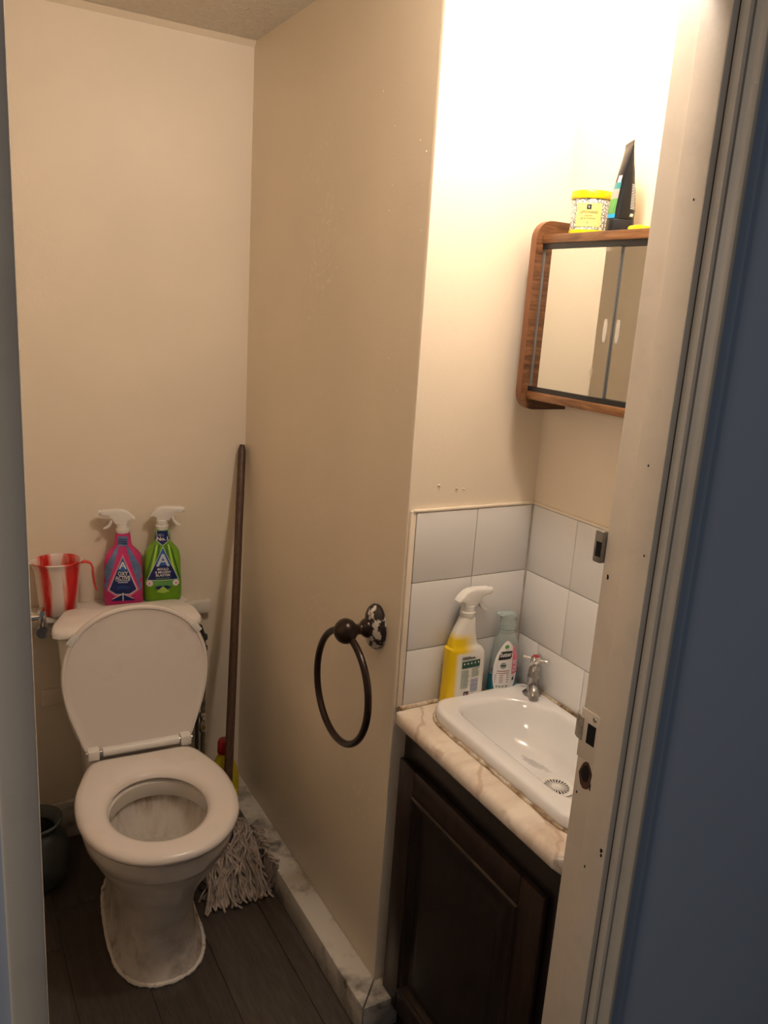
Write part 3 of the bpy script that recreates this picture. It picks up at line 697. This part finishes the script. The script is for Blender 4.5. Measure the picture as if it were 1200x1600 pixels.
for q in ([(-.0012, .022), (.0012, .022), (.0012, .046), (-.0012, .046)], [(-.030, .027), (-.027, .027), (-.001, .041), (-.001, .043)], [(.030, .027), (.001, .043), (.001, .041), (.027, .027)]):
    decal('label_line', q, AS, 'print_white', pk, 1, .0017)
# green
gn = thing('spray_bottle', (-0.262, 2.236, SZ), 'lime green trigger spray bottle with blue triangle label behind the cistern', 'spray bottle', 'trigger spray bottles')
gn.rotation_euler = (0, 0, math.radians(-10))
bottle_body(gn, AP, 'green_plastic', .03)
spray_head(gn, .212, 1)
for s_ in (-1, 1):
    for a, b_, mt in ((.016, .024, 'print_dark_green'), (.030, .036, 'print_light_green'), (.041, .046, 'print_dark_green')):
        q = [(s_ * a * .45, .172), (s_ * b_ * .5, .170), (s_ * b_ * 1.08, .070), (s_ * a * 1.08, .070)]
        decal('label', q if s_ > 0 else q[::-1], AS, mt, gn, lift=.0005)
decal('label', [(-.021, .211), (-.0215, .186), (0, .168), (.0215, .186), (.021, .211)], AS, 'print_silver', gn, lift=.0007)
decal('label', [(-.0200, .211), (-.0205, .187), (0, .170), (.0205, .187), (.0200, .211)], AS, 'print_navy', gn, lift=.0010)
lettering("UK's", .011, -.006, .199, AS, 'print_silver', gn, .0017, .018)
lettering('No.1', .015, 0, .188, AS, 'print_white', gn, .0017, .031, bold=.0004)
decal('label', [(0, .167), (-.045, .068), (.045, .068)], AS, 'print_silver', gn, lift=.0010)
decal('label', [(0, .163), (-.0425, .070), (.0425, .070)], AS, 'print_navy', gn, lift=.0013)
decal('label', [(0, .161), (-.0215, .113), (.0215, .113)], AS, 'print_blue', gn, lift=.0016)
a_logo(gn, lambda x_, z_, l: AS(x_, z_, l + .0005), 0, .110, .036, 'print_silver')
lettering('MOULD', .0095, 0, .1015, AS, 'print_white', gn, .0021, .031, bold=.0002)
lettering('& MILDEW', .0095, 0, .0925, AS, 'print_white', gn, .0021, .044, bold=.0002)
lettering('BLASTER', .0095, 0, .0835, AS, 'print_white', gn, .0021, .040, bold=.0002)
decal('label_line', rect(-.020, .020, .0735, .0755), AS, 'print_mid_green', gn, 1, .0020)
decal('label', [(-.034, .053), (.034, .053), (.030, .065), (-.030, .065)], AS, 'print_mid_green', gn, lift=.0010)
decal('label', [(-.024, .047), (0, .036), (.024, .047), (.012, .052), (-.012, .052)], AS, 'print_navy', gn, lift=.0012)
decal('label', [(-.019, .034), (0, .030), (.019, .034), (0, .051)], AS, 'print_light_green', gn, lift=.0015)
for cx, cz, r_ in ((-.037, .060, .0105), (.036, .059, .0105)):
    decal('daisy', [(cx + (r_ if i % 2 else r_ * .8) * math.cos(2 * PI * i / 16), cz + (r_ if i % 2 else r_ * .8) * math.sin(2 * PI * i / 16)) for i in range(16)], AS, 'print_white', gn, 1, .0016)
    decal('daisy_centre', [(cx + .003 * math.cos(2 * PI * i / 8), cz + .003 * math.sin(2 * PI * i / 8)) for i in range(8)], AS, 'print_pink', gn, 1, .0020)

# ------------------------------------------------------------------ mop
mp_top = Vector((-0.016, 2.272, 1.180)); mp_bot = Vector((-0.165, 1.926, 0.055))
mop = thing('mop', (mp_bot.x, mp_bot.y, 0), 'string mop with dark wooden handle leaning in the corner', 'mop')
d = mp_top - mp_bot
base = Vector((0, 0, mp_bot.z))
tube('handle', [base + d * 0.02, base + d * .3, base + d * .6, base + d * .985, base + d], [.0125, .0125, .0122, .0115, .007], 'mop_wood', mop, 14)
tube('mop_socket', [base + d * .005, base + d * .05, base + d * .10], [.030, .022, .016], 'mop_socket', mop, 12)
V, F = [], []
for s_ in range(330):
    u = random.random(); back = s_ < 90
    p0 = Vector((random.uniform(-.055, .085), random.uniform(.0, .075), random.uniform(.085, .118)))
    if back: p1 = Vector((random.uniform(-.08, .135), random.uniform(-.05, .085), 0))
    else:
        ex = random.uniform(-.095, .115); p1 = Vector((ex, -.150 + .35 * (ex - .01) ** 2 / .02 * .05 + random.uniform(0, .055) , 0))
    wig = random.uniform(.004, .010); ph, ph2 = random.uniform(0, 6), random.uniform(0, 6); fr_ = random.uniform(8, 15); bulge = random.uniform(.1, .9)
    pts = []
    for k in range(15):
        t_ = k / 14; q_ = p0.lerp(p1, t_)
        px = q_.x + wig * math.sin(ph + fr_ * t_) * min(1, t_ * 3); py = q_.y + wig * math.cos(ph2 + fr_ * .8 * t_) * min(1, t_ * 3)
        ledge = .084 if px + mp_bot.x > -.069 else .004
        lay = (s_ % 7) * .0045
        pz = max(ledge + lay * (1 - t_ * .7), p0.z * (1 - t_ ** (1.1 + bulge)) + .005 * math.sin(ph * 2 + 12 * t_))
        px = min(px, -.010 - mp_bot.x); py = min(py, .088)
        pts.append((px, py, pz))
    v2, f2 = tube_vf(pts, random.uniform(.0027, .0036), 5)
    k0 = len(V); V += v2; F += [tuple(k0 + i for i in f) for f in f2]
ms = pyd('mop_strings', V, F, 'mop_string', mop, 60); ms['kind'] = 'stuff'

# yellow bleach bottle in the corner
yb = thing('bleach_bottle', (-0.124, 2.068, 0), 'yellow plastic bottle with red cap behind the mop handle', 'bottle')
YP = [(0, .036, .026, 0), (.004, .042, .031, 0), (.02, .044, .032, 0), (.20, .044, .032, 0), (.235, .042, .030, 0), (.262, .034, .026, 0), (.285, .022, .020, 0), (.298, .016, .016, 0), (.305, .015, .015, 0)]
bottle_body(yb, YP, 'yellow_bleach', .03, 2.6)
lathe('cap', [(.020, .303), (.0205, .306), (.0195, .338), (.017, .343), (.010, .345)], 'red_cap', yb, 24)
YS = surf_of(YP, 2.6)
decal('label', rect(-.037, .037, .10, .128), YS, 'print_white', yb); decal('label', rect(.005, .037, .085, .10), YS, 'print_black', yb)
decal('label', rect(-.034, .034, .13, .19), YS, 'yellow_lid', yb)
# grey pot left of the toilet
pt = thing('water_pot', (-0.640, 2.115, 0), 'grey green plastic pot on the floor left of the toilet', 'pot'); pt.scale = (1, 1, .88)
lathe('pot_body', [(.055, 0), (.068, .004), (.082, .03), (.090, .075), (.088, .115), (.076, .15), (.062, .172), (.056, .186), (.058, .198), (.066, .210), (.069, .213), (.066, .216), (.054, .200), (.050, .186), (.06, .165), (.078, .12), (.08, .06), (.06, .012)], 'pot_plastic', pt, 40)
tube('handle', [(-.02, -.080, .12), (-.022, -.105, .13), (-.022, -.108, .165), (-.02, -.085, .198), (-.018, -.064, .208)], [.007, .0075, .0075, .007, .006], 'pot_plastic', pt, 10)
lathe('lip_ring', [(.0665, .2085), (.0715, .211), (.0715, .216), (.0665, .218), (.064, .213)], 'pot_plastic', pt, 40, cap0=False, cap1=False)
# loose painted patch on the wall left of the cistern
pc = setp(box('wall_clip', -.590, -.530, Yb - .012, Yb - .0005, .440, .487, 'wall_paint', bev=.003), 'small cream rectangular plate on the wall left of the cistern', 'wall plate')
pc.rotation_euler = (0, 0, 0)

# ------------------------------------------------------------------ towel ring
tr = thing('towel_ring', (0, 1.432, 0.927), 'dark bronze towel ring with worn oval plate on the partition', 'towel ring')
pr = []
for x_, sy, sz in ((-.0005, .038, .050), (-.008, .040, .052), (-.014, .037, .049), (-.021, .028, .041), (-.025, .020, .028), (-.028, .016, .019)):
    pr.append([(x_, sy * math.cos(2 * PI * i / 40), sz * math.sin(2 * PI * i / 40)) for i in range(40)])
loft('wall_plate', pr, 'ring_plate_worn', tr)
def latx(name, prof, mat, parent, n_=28):
    return loft(name, [[(x_, r_ * math.cos(2 * PI * i / n_), r_ * math.sin(2 * PI * i / n_)) for i in range(n_)] for x_, r_ in prof], mat, parent)
latx('arm', [(-.022, .020), (-.029, .022), (-.036, .019), (-.041, .0135), (-.046, .0115), (-.052, .0120), (-.058, .016), (-.064, .0225), (-.071, .0265), (-.079, .0280), (-.087, .0265), (-.096, .0205), (-.102, .012), (-.105, .004)], 'bronze_dark', tr)
R_ = .123
cy, cz = .008, -.1325
pth = []
for i in range(72):
    a = 2 * PI * i / 72
    pth.append((-.078 + .004 * math.sin(a), cy + R_ * math.cos(a) * 1.0, cz + R_ * 1.0 * math.sin(a)))
tube('ring', pth, .0078, 'bronze_dark', tr, 12, closed=True)

# ------------------------------------------------------------------ vanity unit
BX0, BX1, BY0, BY1 = 0.050, 0.3135, 0.836, 1.300
bpoly = [(BX0 + .022, BY0), (BX1, BY0), (BX1, BY1), (BX0 + .028, BY1), (BX0, BY1 - .045), (BX0, BY0 + .03)]
bc = (0.185, 1.055); NB = 120
def bo(ins): return round_poly(bpoly, bc, NB, 1, ins)
WZ = 0.773
wt = thing('worktop', (0.16, 1.08, WZ), 'cream marble-effect worktop with rounded front edge around the basin', 'worktop')
def wrel(pts, z): return [(p[0] - .16, p[1] - 1.08, z) for p in pts]
rpoly = [(0.0, 0.8135), (0.314, 0.8135), (0.314, 1.3355), (0.0, 1.3355)]
def ro(x0, ins=0):
    q = [(x0, 0.8135), (0.314, 0.8135), (0.314, 1.3355), (x0, 1.3355)]
    return round_poly(q, bc, NB, 0, 0)
hole = bo(.012)
rings = [wrel(hole, -.036), wrel(ro(.006), -.036), wrel(ro(.001), -.031), wrel(ro(-.003), -.022), wrel(ro(-.003), -.014), wrel(ro(.000), -.006), wrel(ro(.006), -.0015), wrel(ro(.014), 0), wrel(hole, 0)]
loft('worktop_slab', rings + [rings[0]], 'worktop_marble', wt, False, False, 35)
bs = thing('wash_basin', (0.185, 1.055, 0.775), 'white ceramic inset wash basin in the marble-effect worktop', 'basin')
def brel(pts, z): return [(p[0] - .185, p[1] - 1.055, z - .775) for p in pts]
ipoly = [(.102, .895), (.255, .885), (.284, .93), (.284, 1.165), (.250, 1.222), (.215, 1.252), (.125, 1.262), (.092, 1.235), (.087, .93)]
ip = round_poly(ipoly, bc, NB, 3, 0)
dr = (0.205, 1.046)
def ib(s_, z):
    return brel([(dr[0] * (1 - s_) + bc[0] * s_ + (p[0] - bc[0]) * s_, dr[1] * (1 - s_) + bc[1] * s_ + (p[1] - bc[1]) * s_) for p in ip], z)
rings = [brel(bo(.006), .7735), brel(bo(.001), .776), brel(bo(0), .790), brel(bo(.0015), .797), brel(bo(.006), .801), brel(bo(.012), .802), ib(1.045, .8015), ib(1.01, .799), ib(.985, .792), ib(.955, .778), ib(.915, .758), ib(.85, .738), ib(.75, .722), ib(.6, .711), ib(.45, .708), ib(.3, .7065), ib(.2, .7055), ib(.14, .705)]
loft('basin_bowl', rings, 'basin_white', bs, False, True, 60)
bd = bo(-.001)
bdp = [(p[0] - .185 + random.uniform(-.001, .001), p[1] - 1.055 + random.uniform(-.001, .001), .0005) for p in bd if p[0] < .30 and p[1] < 1.31]
k0 = max(range(len(bd)), key=lambda i: bd[i][0] + bd[i][1])
order = [bd[(k0 + i) % NB] for i in range(NB)]
order = [p for p in order if p[0] < .300]
tube('sealant', [(p[0] - .185, p[1] - 1.055, .0005 + random.uniform(-.001, .001)) for p in order], [.0034 + random.uniform(-.0008, .0016) for _ in order], 'sealant_grimy', bs, 7)
tube('wall_sealant', [(.126, 1.27 - 1.055, .027), (.126, 1.15 - 1.055, .027), (.126, 1.0 - 1.055, .027), (.126, .85 - 1.055, .027)], [.004, .0035, .0045, .004], 'sealant_grimy', bs, 7)
tube('sealant', [(-.150, 1.3340 - 1.08, .002), (-.08, 1.3340 - 1.08, .003), (0.02, 1.3340 - 1.08, .003), (.14, 1.3340 - 1.08, .003)], [.006, .0045, .005, .004], 'sealant_grimy', wt, 7)
# drain grid
dg_ = lathe('drain', [(.0, .0), (.028, .0), (.033, .0008), (.0345, .0025), (.0345, .003), (.031, .0045), (.0265, .0035), (.022, .001)], 'white_plastic', bs, 40, cap0=False, cap1=False)
dg_.location = (dr[0] - .185, dr[1] - 1.055, .705 - .775 + .0012)
dh = lathe('drain_well', [(.022, .0008), (.028, .0026)], 'drain_hole', dg_, 32, cap1=True)
slat = box_mesh('drain_slat', -.0011, .0011, .004, .027, .0022, .0036)
for i in range(22):
    o = link('drain_slat', slat, 'white_plastic', dg_); o.rotation_euler = (0, 0, 2 * PI * i / 22)
lathe('drain_hub', [(.0048, .002), (.0048, .0042), (.003, .0048)], 'white_plastic', dg_, 16)
# tap
tp = thing('basin_tap', (0.288, 1.240, 0.8015), 'small chrome pillar tap with cross handle on the basin corner', 'tap')
lathe('tap_body', [(.0205, 0), (.0205, .003), (.017, .006), (.0125, .009), (.0125, .038), (.0140, .040), (.0140, .043), (.0125, .046), (.0132, .056), (.011, .063), (.0065, .067), (.0055, .076)], 'chrome_dull', tp, 32)
dsp = Vector((-.55, -.83, 0)).normalized()
tube('spout', [dsp * .004 + Vector((0, 0, .020)), dsp * .014 + Vector((0, 0, .021)), dsp * .024 + Vector((0, 0, .0195)), dsp * .030 + Vector((0, 0, .014)), dsp * .031 + Vector((0, 0, .008))], [.0100, .0105, .0110, .0112, .0105], 'chrome_dull', tp, 18)
hd = lathe('tap_handle', [(.0095, .075), (.0105, .078), (.0105, .085), (.0075, .089)], 'chrome', tp, 24)
for a in (0, 90, 180, 270):
    ar = math.radians(a + 32); dv = Vector((math.cos(ar), math.sin(ar), 0))
    tube('handle_arm', [dv * .006 + Vector((0, 0, .081)), dv * .018 + Vector((0, 0, .082)), dv * .025 + Vector((0, 0, .0825)), dv * .0285 + Vector((0, 0, .0825))], [.0042, .0032, .0042, .0028], 'chrome', hd, 10)
lathe('red_cap', [(.007, .0885), (.0068, .0905), (.004, .0915)], 'cap_red', hd, 20)
# cabinet below
cb_ = thing('vanity_cabinet', (0.03, 1.08, 0.0), 'dark brown wooden cabinet with panelled door under the worktop', 'cabinet')
box('carcass_front', 0.0, .016, -.262, .255, .085, .735, 'cabinet_dark_wood', cb_, bev=.002)
box('carcass_side', .016, .27, -.262, -.245, .02, .735, 'cabinet_dark_wood', cb_)
box('carcass_side', .016, .27, .240, .257, .02, .735, 'cabinet_dark_wood', cb_)
box('carcass_floor', .016, .27, -.245, .240, .085, .10, 'cabinet_dark_wood', cb_)
box('plinth', .022, .036, -.245, .196, .0, .085, 'cabinet_dark_wood', cb_)
dx = -.018
def frame_part(name, y0, y1, z0, z1, x0, mat, parent, bev=.004): return box(name, x0, -.0005, y0, y1, z0, z1, mat, parent, bev=bev, seg=2)
DY0, DY1, DZ0, DZ1 = -.235, .240, .060, .668
door = frame_part('door', DY0 + .004, DY1 - .004, DZ0 + .004, DZ1 - .004, -.008, 'cabinet_dark_wood', cb_, .002)
fw = .062
for nm, a, b_, c_, e_ in (('door_stile', DY0, DY0 + fw, DZ0, DZ1), ('door_stile', DY1 - fw, DY1, DZ0, DZ1), ('door_rail', DY0 + fw, DY1 - fw, DZ1 - fw, DZ1), ('door_rail', DY0 + fw, DY1 - fw, DZ0, DZ0 + fw)):
    box(nm, -.020, -.0085, a, b_, c_, e_, 'cabinet_edge_wood', door, bev=.003)
# sloping moulding inside the frame
iy0, iy1, iz0, iz1 = DY0 + fw, DY1 - fw, DZ0 + fw, DZ1 - fw
def rr4(y0, y1, z0, z1, x_): return [(x_, y0, z0), (x_, y1, z0), (x_, y1, z1), (x_, y0, z1)]
def insr(k, x_): return rr4(iy0 + k, iy1 - k, iz0 + k, iz1 - k, x_)
loft('door_moulding', [insr(-.004, -.0205), insr(-.001, -.0245), insr(.004, -.0245), insr(.009, -.019), insr(.013, -.0185), insr(.018, -.0125), insr(.024, -.0092)], 'cabinet_edge_wood', door, False, False, 25)
loft('door_panel', [insr(.022, -.0088), insr(.036, -.0092), insr(.052, -.0150), insr(.056, -.0152)], 'cabinet_dark_wood', door, False, True, 25)

# ------------------------------------------------------------------ bottles on the worktop
ys = thing('spray_bottle', (0.150, 1.3125, WZ + 0.0005), 'yellow and white trigger spray bottle with printed back label on the worktop', 'spray bottle', 'trigger spray bottles')
q = 1 / 4586
ZP = [(0, .044, .016, .000), (.003, .049, .020, .000), (.012, .0505, .0225, .000), (.030, .0495, .0225, 0), (.070, .0485, .0225, 0), (.105, .0485, .0225, 0), (.118, .0475, .022, -.001), (.129, .0445, .0215, -.004),
      (.135, .0405, .0205, -.008), (.1375, .0345, .019, -.0085), (.146, .033, .0185, -.0085), (.160, .0285, .018, -.0085), (.176, .0235, .017, -.006), (.190, .019, .016, -.003), (.198, .0165, .0155, -.002), (.202, .015, .0145, -.002)]
bottle_body(ys, ZP, 'spray_yellow_white', .02, 3.0)
spray_head(ys, .202, 1, 1.0, 'white_plastic', -.002)
ZS0 = surf_of(ZP, 3.0)
def ZS(x_, z_, l): return ZS0(x_ - .007, z_, l)
decal('label_line', rect(-.013, .008, .1165, .1180), ZS, 'print_black', ys, 1, .001)
decal('label_line', rect(-.013, .020, .1128, .1155), ZS, 'print_black', ys, 1, .001)
decal('label_line', rect(-.013, .022, .1105, .1115), ZS, 'print_grey_green', ys, 1, .001)
decal('label', rect(-.013, .034, .092, .108), ZS, 'print_forest', ys, 2, .0010)
for i in range(5): decal('label_mark', [(-.0075 + i * .0092 + .002 * math.cos(2 * PI * k / 8), .1025 + .0022 * math.sin(2 * PI * k / 8)) for k in range(8)], ZS, 'print_white', ys, 1, .0016)
for (x0, x1, z0, nl, mt) in ((-.013, .010, .046, 14, 'print_grey_green'), (.014, .034, .070, 7, 'print_grey_green')):
    for i in range(nl):
        w_ = x1 - x0 - (random.random() * .006)
        decal('label_line', rect(x0, x0 + w_, z0 + i * .0030, z0 + i * .0030 + .0017), ZS, mt, ys, 1, .0010)
for i in range(7):
    decal('barcode_bar', rect(.013, .033, .034 + i * .0045, .034 + i * .0045 + (.0032 if i % 2 else .0024)), ZS, 'print_lilac', ys, 1, .0010)
decal('label_mark', rect(-.003, .010, .026, .037), ZS, 'print_black', ys, 1, .0010)
decal('label_mark', [(-.001, .029), (.002, .029), (.003, .034), (.000, .034)], ZS, 'print_white', ys, 1, .0016)
decal('label_mark', [(.005, .029), (.008, .029), (.007, .035), (.006, .035)], ZS, 'print_pink', ys, 1, .0016)
decal('label_line', rect(-.015, .02, .020, .0215), ZS, 'print_grey_green', ys, 1, .001)

st = thing('detergent_bottle', (0.257, 1.3075, WZ + 0.0005), 'clear flip-top detergent bottle half full of teal liquid beside the tap', 'bottle')
SP = [(0, .033, .018, 0), (.003, .036, .0215, 0), (.012, .0372, .023, 0), (.060, .0370, .023, 0), (.085, .0360, .0225, 0), (.108, .0340, .0215, 0), (.128, .0290, .020, 0), (.144, .0225, .0180, 0), (.153, .0180, .0165, 0), (.162, .0165, .0160, 0)]
bottle_body(st, [p for p in SP if p[0] >= .060] , 'clear_plastic', .02, 2.2)
bottle_body(st, [p for p in SP if p[0] <= .060], 'teal_liquid', .02, 2.2, name='liquid')
lathe('cap', [(.0165, .161), (.0175, .163), (.0175, .177), (.0160, .179), (.0160, .184), (.0185, .185), (.0188, .190), (.0175, .193), (.006, .194)], 'clear_plastic', st, 28)
box('flip_lid', -.028, .012, -.012, .012, .1945, .1985, 'clear_plastic', st, bev=.0018)
SS0 = surf_of(SP, 2.6)
def SS(x_, z_, l):
    for (z0, a0, d0, c0), (z1, a1, d1, c1) in zip(SP, SP[1:]):
        if z0 <= z_ <= z1:
            t_ = (z_ - z0) / (z1 - z0); a = a0 + (a1 - a0) * t_ + l; d = d0 + (d1 - d0) * t_ + l
            an = -PI / 2 - .42 + x_ / .0345; c_, s_ = math.cos(an), math.sin(an)
            return (a * math.copysign(abs(c_) ** (2 / 2.2), c_), d * math.copysign(abs(s_) ** (2 / 2.2), s_), z_)
    return (x_, -.03, z_)
lab = [(.002 + .0305 * math.copysign(abs(math.cos(2 * PI * i / 40)) ** .9, math.cos(2 * PI * i / 40)) * (1 if math.sin(2 * PI * i / 40) < 0 else 1 - .30 * math.sin(2 * PI * i / 40) ** 2), .073 + (.066 if math.sin(2 * PI * i / 40) > 0 else .062) * math.sin(2 * PI * i / 40)) for i in range(40)]
decal('label', lab, SS, 'print_white', st, 3, .0008)
decal('label', [(.0175, .060), (.031, .062), (.0325, .075), (.0305, .100), (.0235, .122), (.0175, .132)], SS, 'print_pink', st, 3, .0013)
decal('label', [(-.017, .095), (.013, .098), (.0165, .104), (-.015, .101)], SS, 'print_black', st, 2, .0014)
decal('label', [(-.0155, .100), (.0145, .1025), (.0165, .1155), (.004, .1165), (-.012, .1145)], SS, 'print_black', st, 2, .0015)
lettering('Sutter', .0135, .0010, .1080, SS, 'print_white', st, .0020, .027, rot=.06, bold=.0003)
lettering('DUS', .0145, .0245, .080, SS, 'print_white', st, .0020, .027, rot=PI / 2, bold=.0003)
decal('label_mark', [(.002 + .006 * math.cos(2 * PI * k / 12), .126 + .0045 * math.sin(2 * PI * k / 12)) for k in range(12)], SS, 'print_mid_green', st, 1, .0013)
rg = [(-.002 + .0075 * math.cos(2 * PI * k / 16), .083 + .0075 * math.sin(2 * PI * k / 16)) for k in range(16)]
decal('label_mark', rg, SS, 'print_grey_green', st, 1, .0013)
decal('label_mark', rect(-.0075, .0035, .0815, .0845), SS, 'print_black', st, 1, .0018)
for i in range(6): decal('label_line', rect(-.021 + .001 * i * (i > 3), .0125, .043 + i * .0052, .043 + i * .0052 + .0018), SS, 'print_red_brown', st, 1, .0013)
decal('label_mark', [(.020, .044), (.0245, .047), (.0225, .0555), (.0195, .050)], SS, 'print_black', st, 1, .0013)
for i in range(4): decal('label_mark', rect(-.016 + i * .0075, -.0105 + i * .0075, .031, .0365), SS, 'print_grey_green', st, 1, .0013)

# ------------------------------------------------------------------ mirror cabinet
mc = thing('mirror_cabinet', (W, 1.08, 1.42), 'wood-effect bathroom cabinet with two sliding mirror doors on the wall', 'mirror cabinet')
MX = -.120
def side(y0, y1):
    H = .360; r = .035
    P_ = [(-.0005, 0)] + [(MX + r + r * math.cos(math.radians(a)), r + r * math.sin(math.radians(a))) for a in range(270, 179, -15)] + [(MX + r + r * math.cos(math.radians(a)), H - r + r * math.sin(math.radians(a))) for a in range(180, 89, -15)] + [(-.0005, H)]
    o = prism('side_panel', P_, y0, y1, 'mirror_side_wood', mc)
    o.data.materials.append(MATS['mirror_edge'])
    for p in o.data.polygons:
        if abs(p.normal.y) < .5: p.material_index = 1
    return o
side(.199, .215); side(-.215, -.199)
box('top_board', -.106, -.0005, -.1985, .1985, .317, .333, 'mirror_wood', mc, bev=.001)
box('bottom_board', -.106, -.0005, -.1985, .1985, .022, .038, 'mirror_wood', mc, bev=.001)
box('back_board', -.006, -.0005, -.1985, .1985, .038, .317, 'mirror_side_wood', mc)
for z0, z1 in ((.307, .3168), (.0382, .047)): box('track', -.104, -.082, -.1985, .1985, z0, z1, 'black_track', mc)
for k, (y0, y1, x0) in enumerate(((-.004, .197, -.1000), (-.197, .006, -.0955))):
    md = box('mirror_door', x0, x0 + .004, y0, y1, .0475, .3065, 'mirror_glass', mc)
    md.data.materials.append(MATS['grey_trim'])
    for p in md.data.polygons:
        if abs(p.normal.x) < .5: p.material_index = 1
    yc = y0 + .014 if k == 0 else y1 - .022
    prism('finger_pull', [(yc + .0045 * math.cos(t_), .165 + .02 * (1 if math.sin(t_) > 0 else -1) * min(1, abs(math.sin(t_)) * 1.3)) for t_ in [2 * PI * i / 20 for i in range(20)]], x0 - .0008, x0 - .0001, 'finger_pull', md, axis='x')
box('edge_strip', -.102, -.095, .1945, .1985, .0475, .3065, 'grey_trim', mc)
# jar on top
TZ = 1.42 + .3332
jr = thing('air_freshener_jar', (0.2655, 1.2100, TZ), 'white patterned gel air freshener jar with yellow lid on the mirror cabinet', 'jar')
lathe('jar_base', [(.0335, 0), (.0355, .001), (.0362, .006), (.036, .0075)], 'yellow_lid', jr, 40)
lathe('jar_body', [(.0348, .0075), (.0350, .009), (.0355, .060), (.0350, .062)], 'jar_print', jr, 48)
lathe('lid', [(.0372, .0615), (.0380, .063), (.0380, .073), (.0365, .0755), (.0300, .0765)], 'yellow_lid', jr, 48)
AV = math.atan2(-1.21, -1.10)      # towards the hallway
def JS(x_, z_, lift):
    a = AV - .10 + x_ / .0352
    return ((.0354 + lift) * math.cos(a), (.0354 + lift) * math.sin(a), z_)
def JSf(x_, z_, l): return JS(x_, z_, l)
decal('label', rect(-.0235, .0235, .0125, .0535), JSf, 'print_pale_yellow', jr, 3, .0004)
decal('emblem', rect(-.004, .004, .0425, .0505), JSf, 'print_black', jr, 1, .0010)
lettering('b', .006, 0, .0465, JSf, 'print_white', jr, .0014)
lettering('LEMONGRASS', .0062, 0, .0375, JSf, 'print_black', jr, .0010, .031)
lettering('scented', .0045, 0, .0315, JSf, 'print_black', jr, .0010, .013)
lettering('gel air freshener', .0045, 0, .0270, JSf, 'print_black', jr, .0010, .026)
lettering('Y', .006, 0, .0190, JSf, 'print_black', jr, .0010)
# tube standing on its cap
tb = thing('cosmetic_tube', (0.262, 1.128, TZ), 'black cosmetic tube standing on its cap on the mirror cabinet', 'tube')
tb.rotation_euler = (0, 0, math.radians(-28))
def tring(a, d, z, e=2.0, n_=40): 
    return [(a * math.copysign(abs(math.cos(2 * PI * i / n_)) ** (2 / e), math.cos(2 * PI * i / n_)), d * math.copysign(abs(math.sin(2 * PI * i / n_)) ** (2 / e), math.sin(2 * PI * i / n_)), z) for i in range(n_)]
loft('cap', [tring(.0225, .0180, 0, 2.6), tring(.0235, .0190, .001, 2.6), tring(.0235, .0190, .021, 2.6), tring(.0225, .0185, .0225, 2.6)], 'tube_black', tb)
# the flat crimp runs along y, so the narrow side is seen from the hall
TPF = [(.0235, .0230, .0195), (.040, .0232, .0205), (.070, .0190, .0220), (.100, .0130, .0235), (.125, .0070, .0248), (.140, .0030, .0255), (.1425, .0012, .0258), (.150, .0010, .0258)]
loft('tube_body', [tring(a, d, z) for z, a, d in TPF], 'tube_black', tb, ang=60)
def TS(side_):
    def f(u, z_, lift):
        for (z0, a0, d0), (z1, a1, d1) in zip(TPF, TPF[1:]):
            if z0 <= z_ <= z1:
                t_ = (z_ - z0) / (z1 - z0); a = a0 + (a1 - a0) * t_ + lift; d = d0 + (d1 - d0) * t_ + lift
                ang = side_ + u
                return (a * math.cos(ang), d * math.sin(ang), z_)
        return (0, 0, z_)
    return f
L_ = TS(math.radians(205)); R2 = TS(math.radians(300))
def seq(a0, a1, z0, z1, k=8): return [(a0 + (a1 - a0) * i / k, z0) for i in range(k + 1)] + [(a1 - (a1 - a0) * i / k, z1) for i in range(k + 1)]
for z0, z1, mt in ((.024, .031, 'print_sky'), (.031, .056, 'print_mid_green'), (.056, .072, 'print_taupe'), (.072, .083, 'print_teal')):
    decal('label', seq(-.62, .42, z0, z1), L_, mt, tb, 2, .0004)
for i in range(4): decal('leaf_stripe', [(-.5 + i * .2, .032), (-.4 + i * .2, .032), (-.30 + i * .18, .055), (-.36 + i * .18, .055)], L_, 'green_leaf', tb, 2, .0009)
decal('label', seq(-.1, .32, .083, .094), L_, 'print_white', tb, 2, .0004)
for i in range(16): decal('label_line', seq(-.12, .42 - random.random() * .1, .040 + i * .0026, .0412 + i * .0026, 4), R2, 'print_silver', tb, 1, .0004)
decal('label_mark', [(-.10, .0275), (.26, .0275), (.34, .0325), (-.04, .0325)], R2, 'print_silver', tb, 2, .0004)
decal('label', seq(.25, .8, .112, .132), R2, 'print_white', tb, 2, .0004)
decal('label', seq(.25, .7, .092, .110), R2, 'print_teal', tb, 2, .0004)
yl = thing('spare_lid', (0.268, 1.060, TZ), 'yellow plastic lid lying flat behind the black tube', 'lid')
lathe('lid_shell', [(.036, 0), (.038, .001), (.038, .006), (.0365, .008), (.030, .0085)], 'yellow_lid', yl, 40)
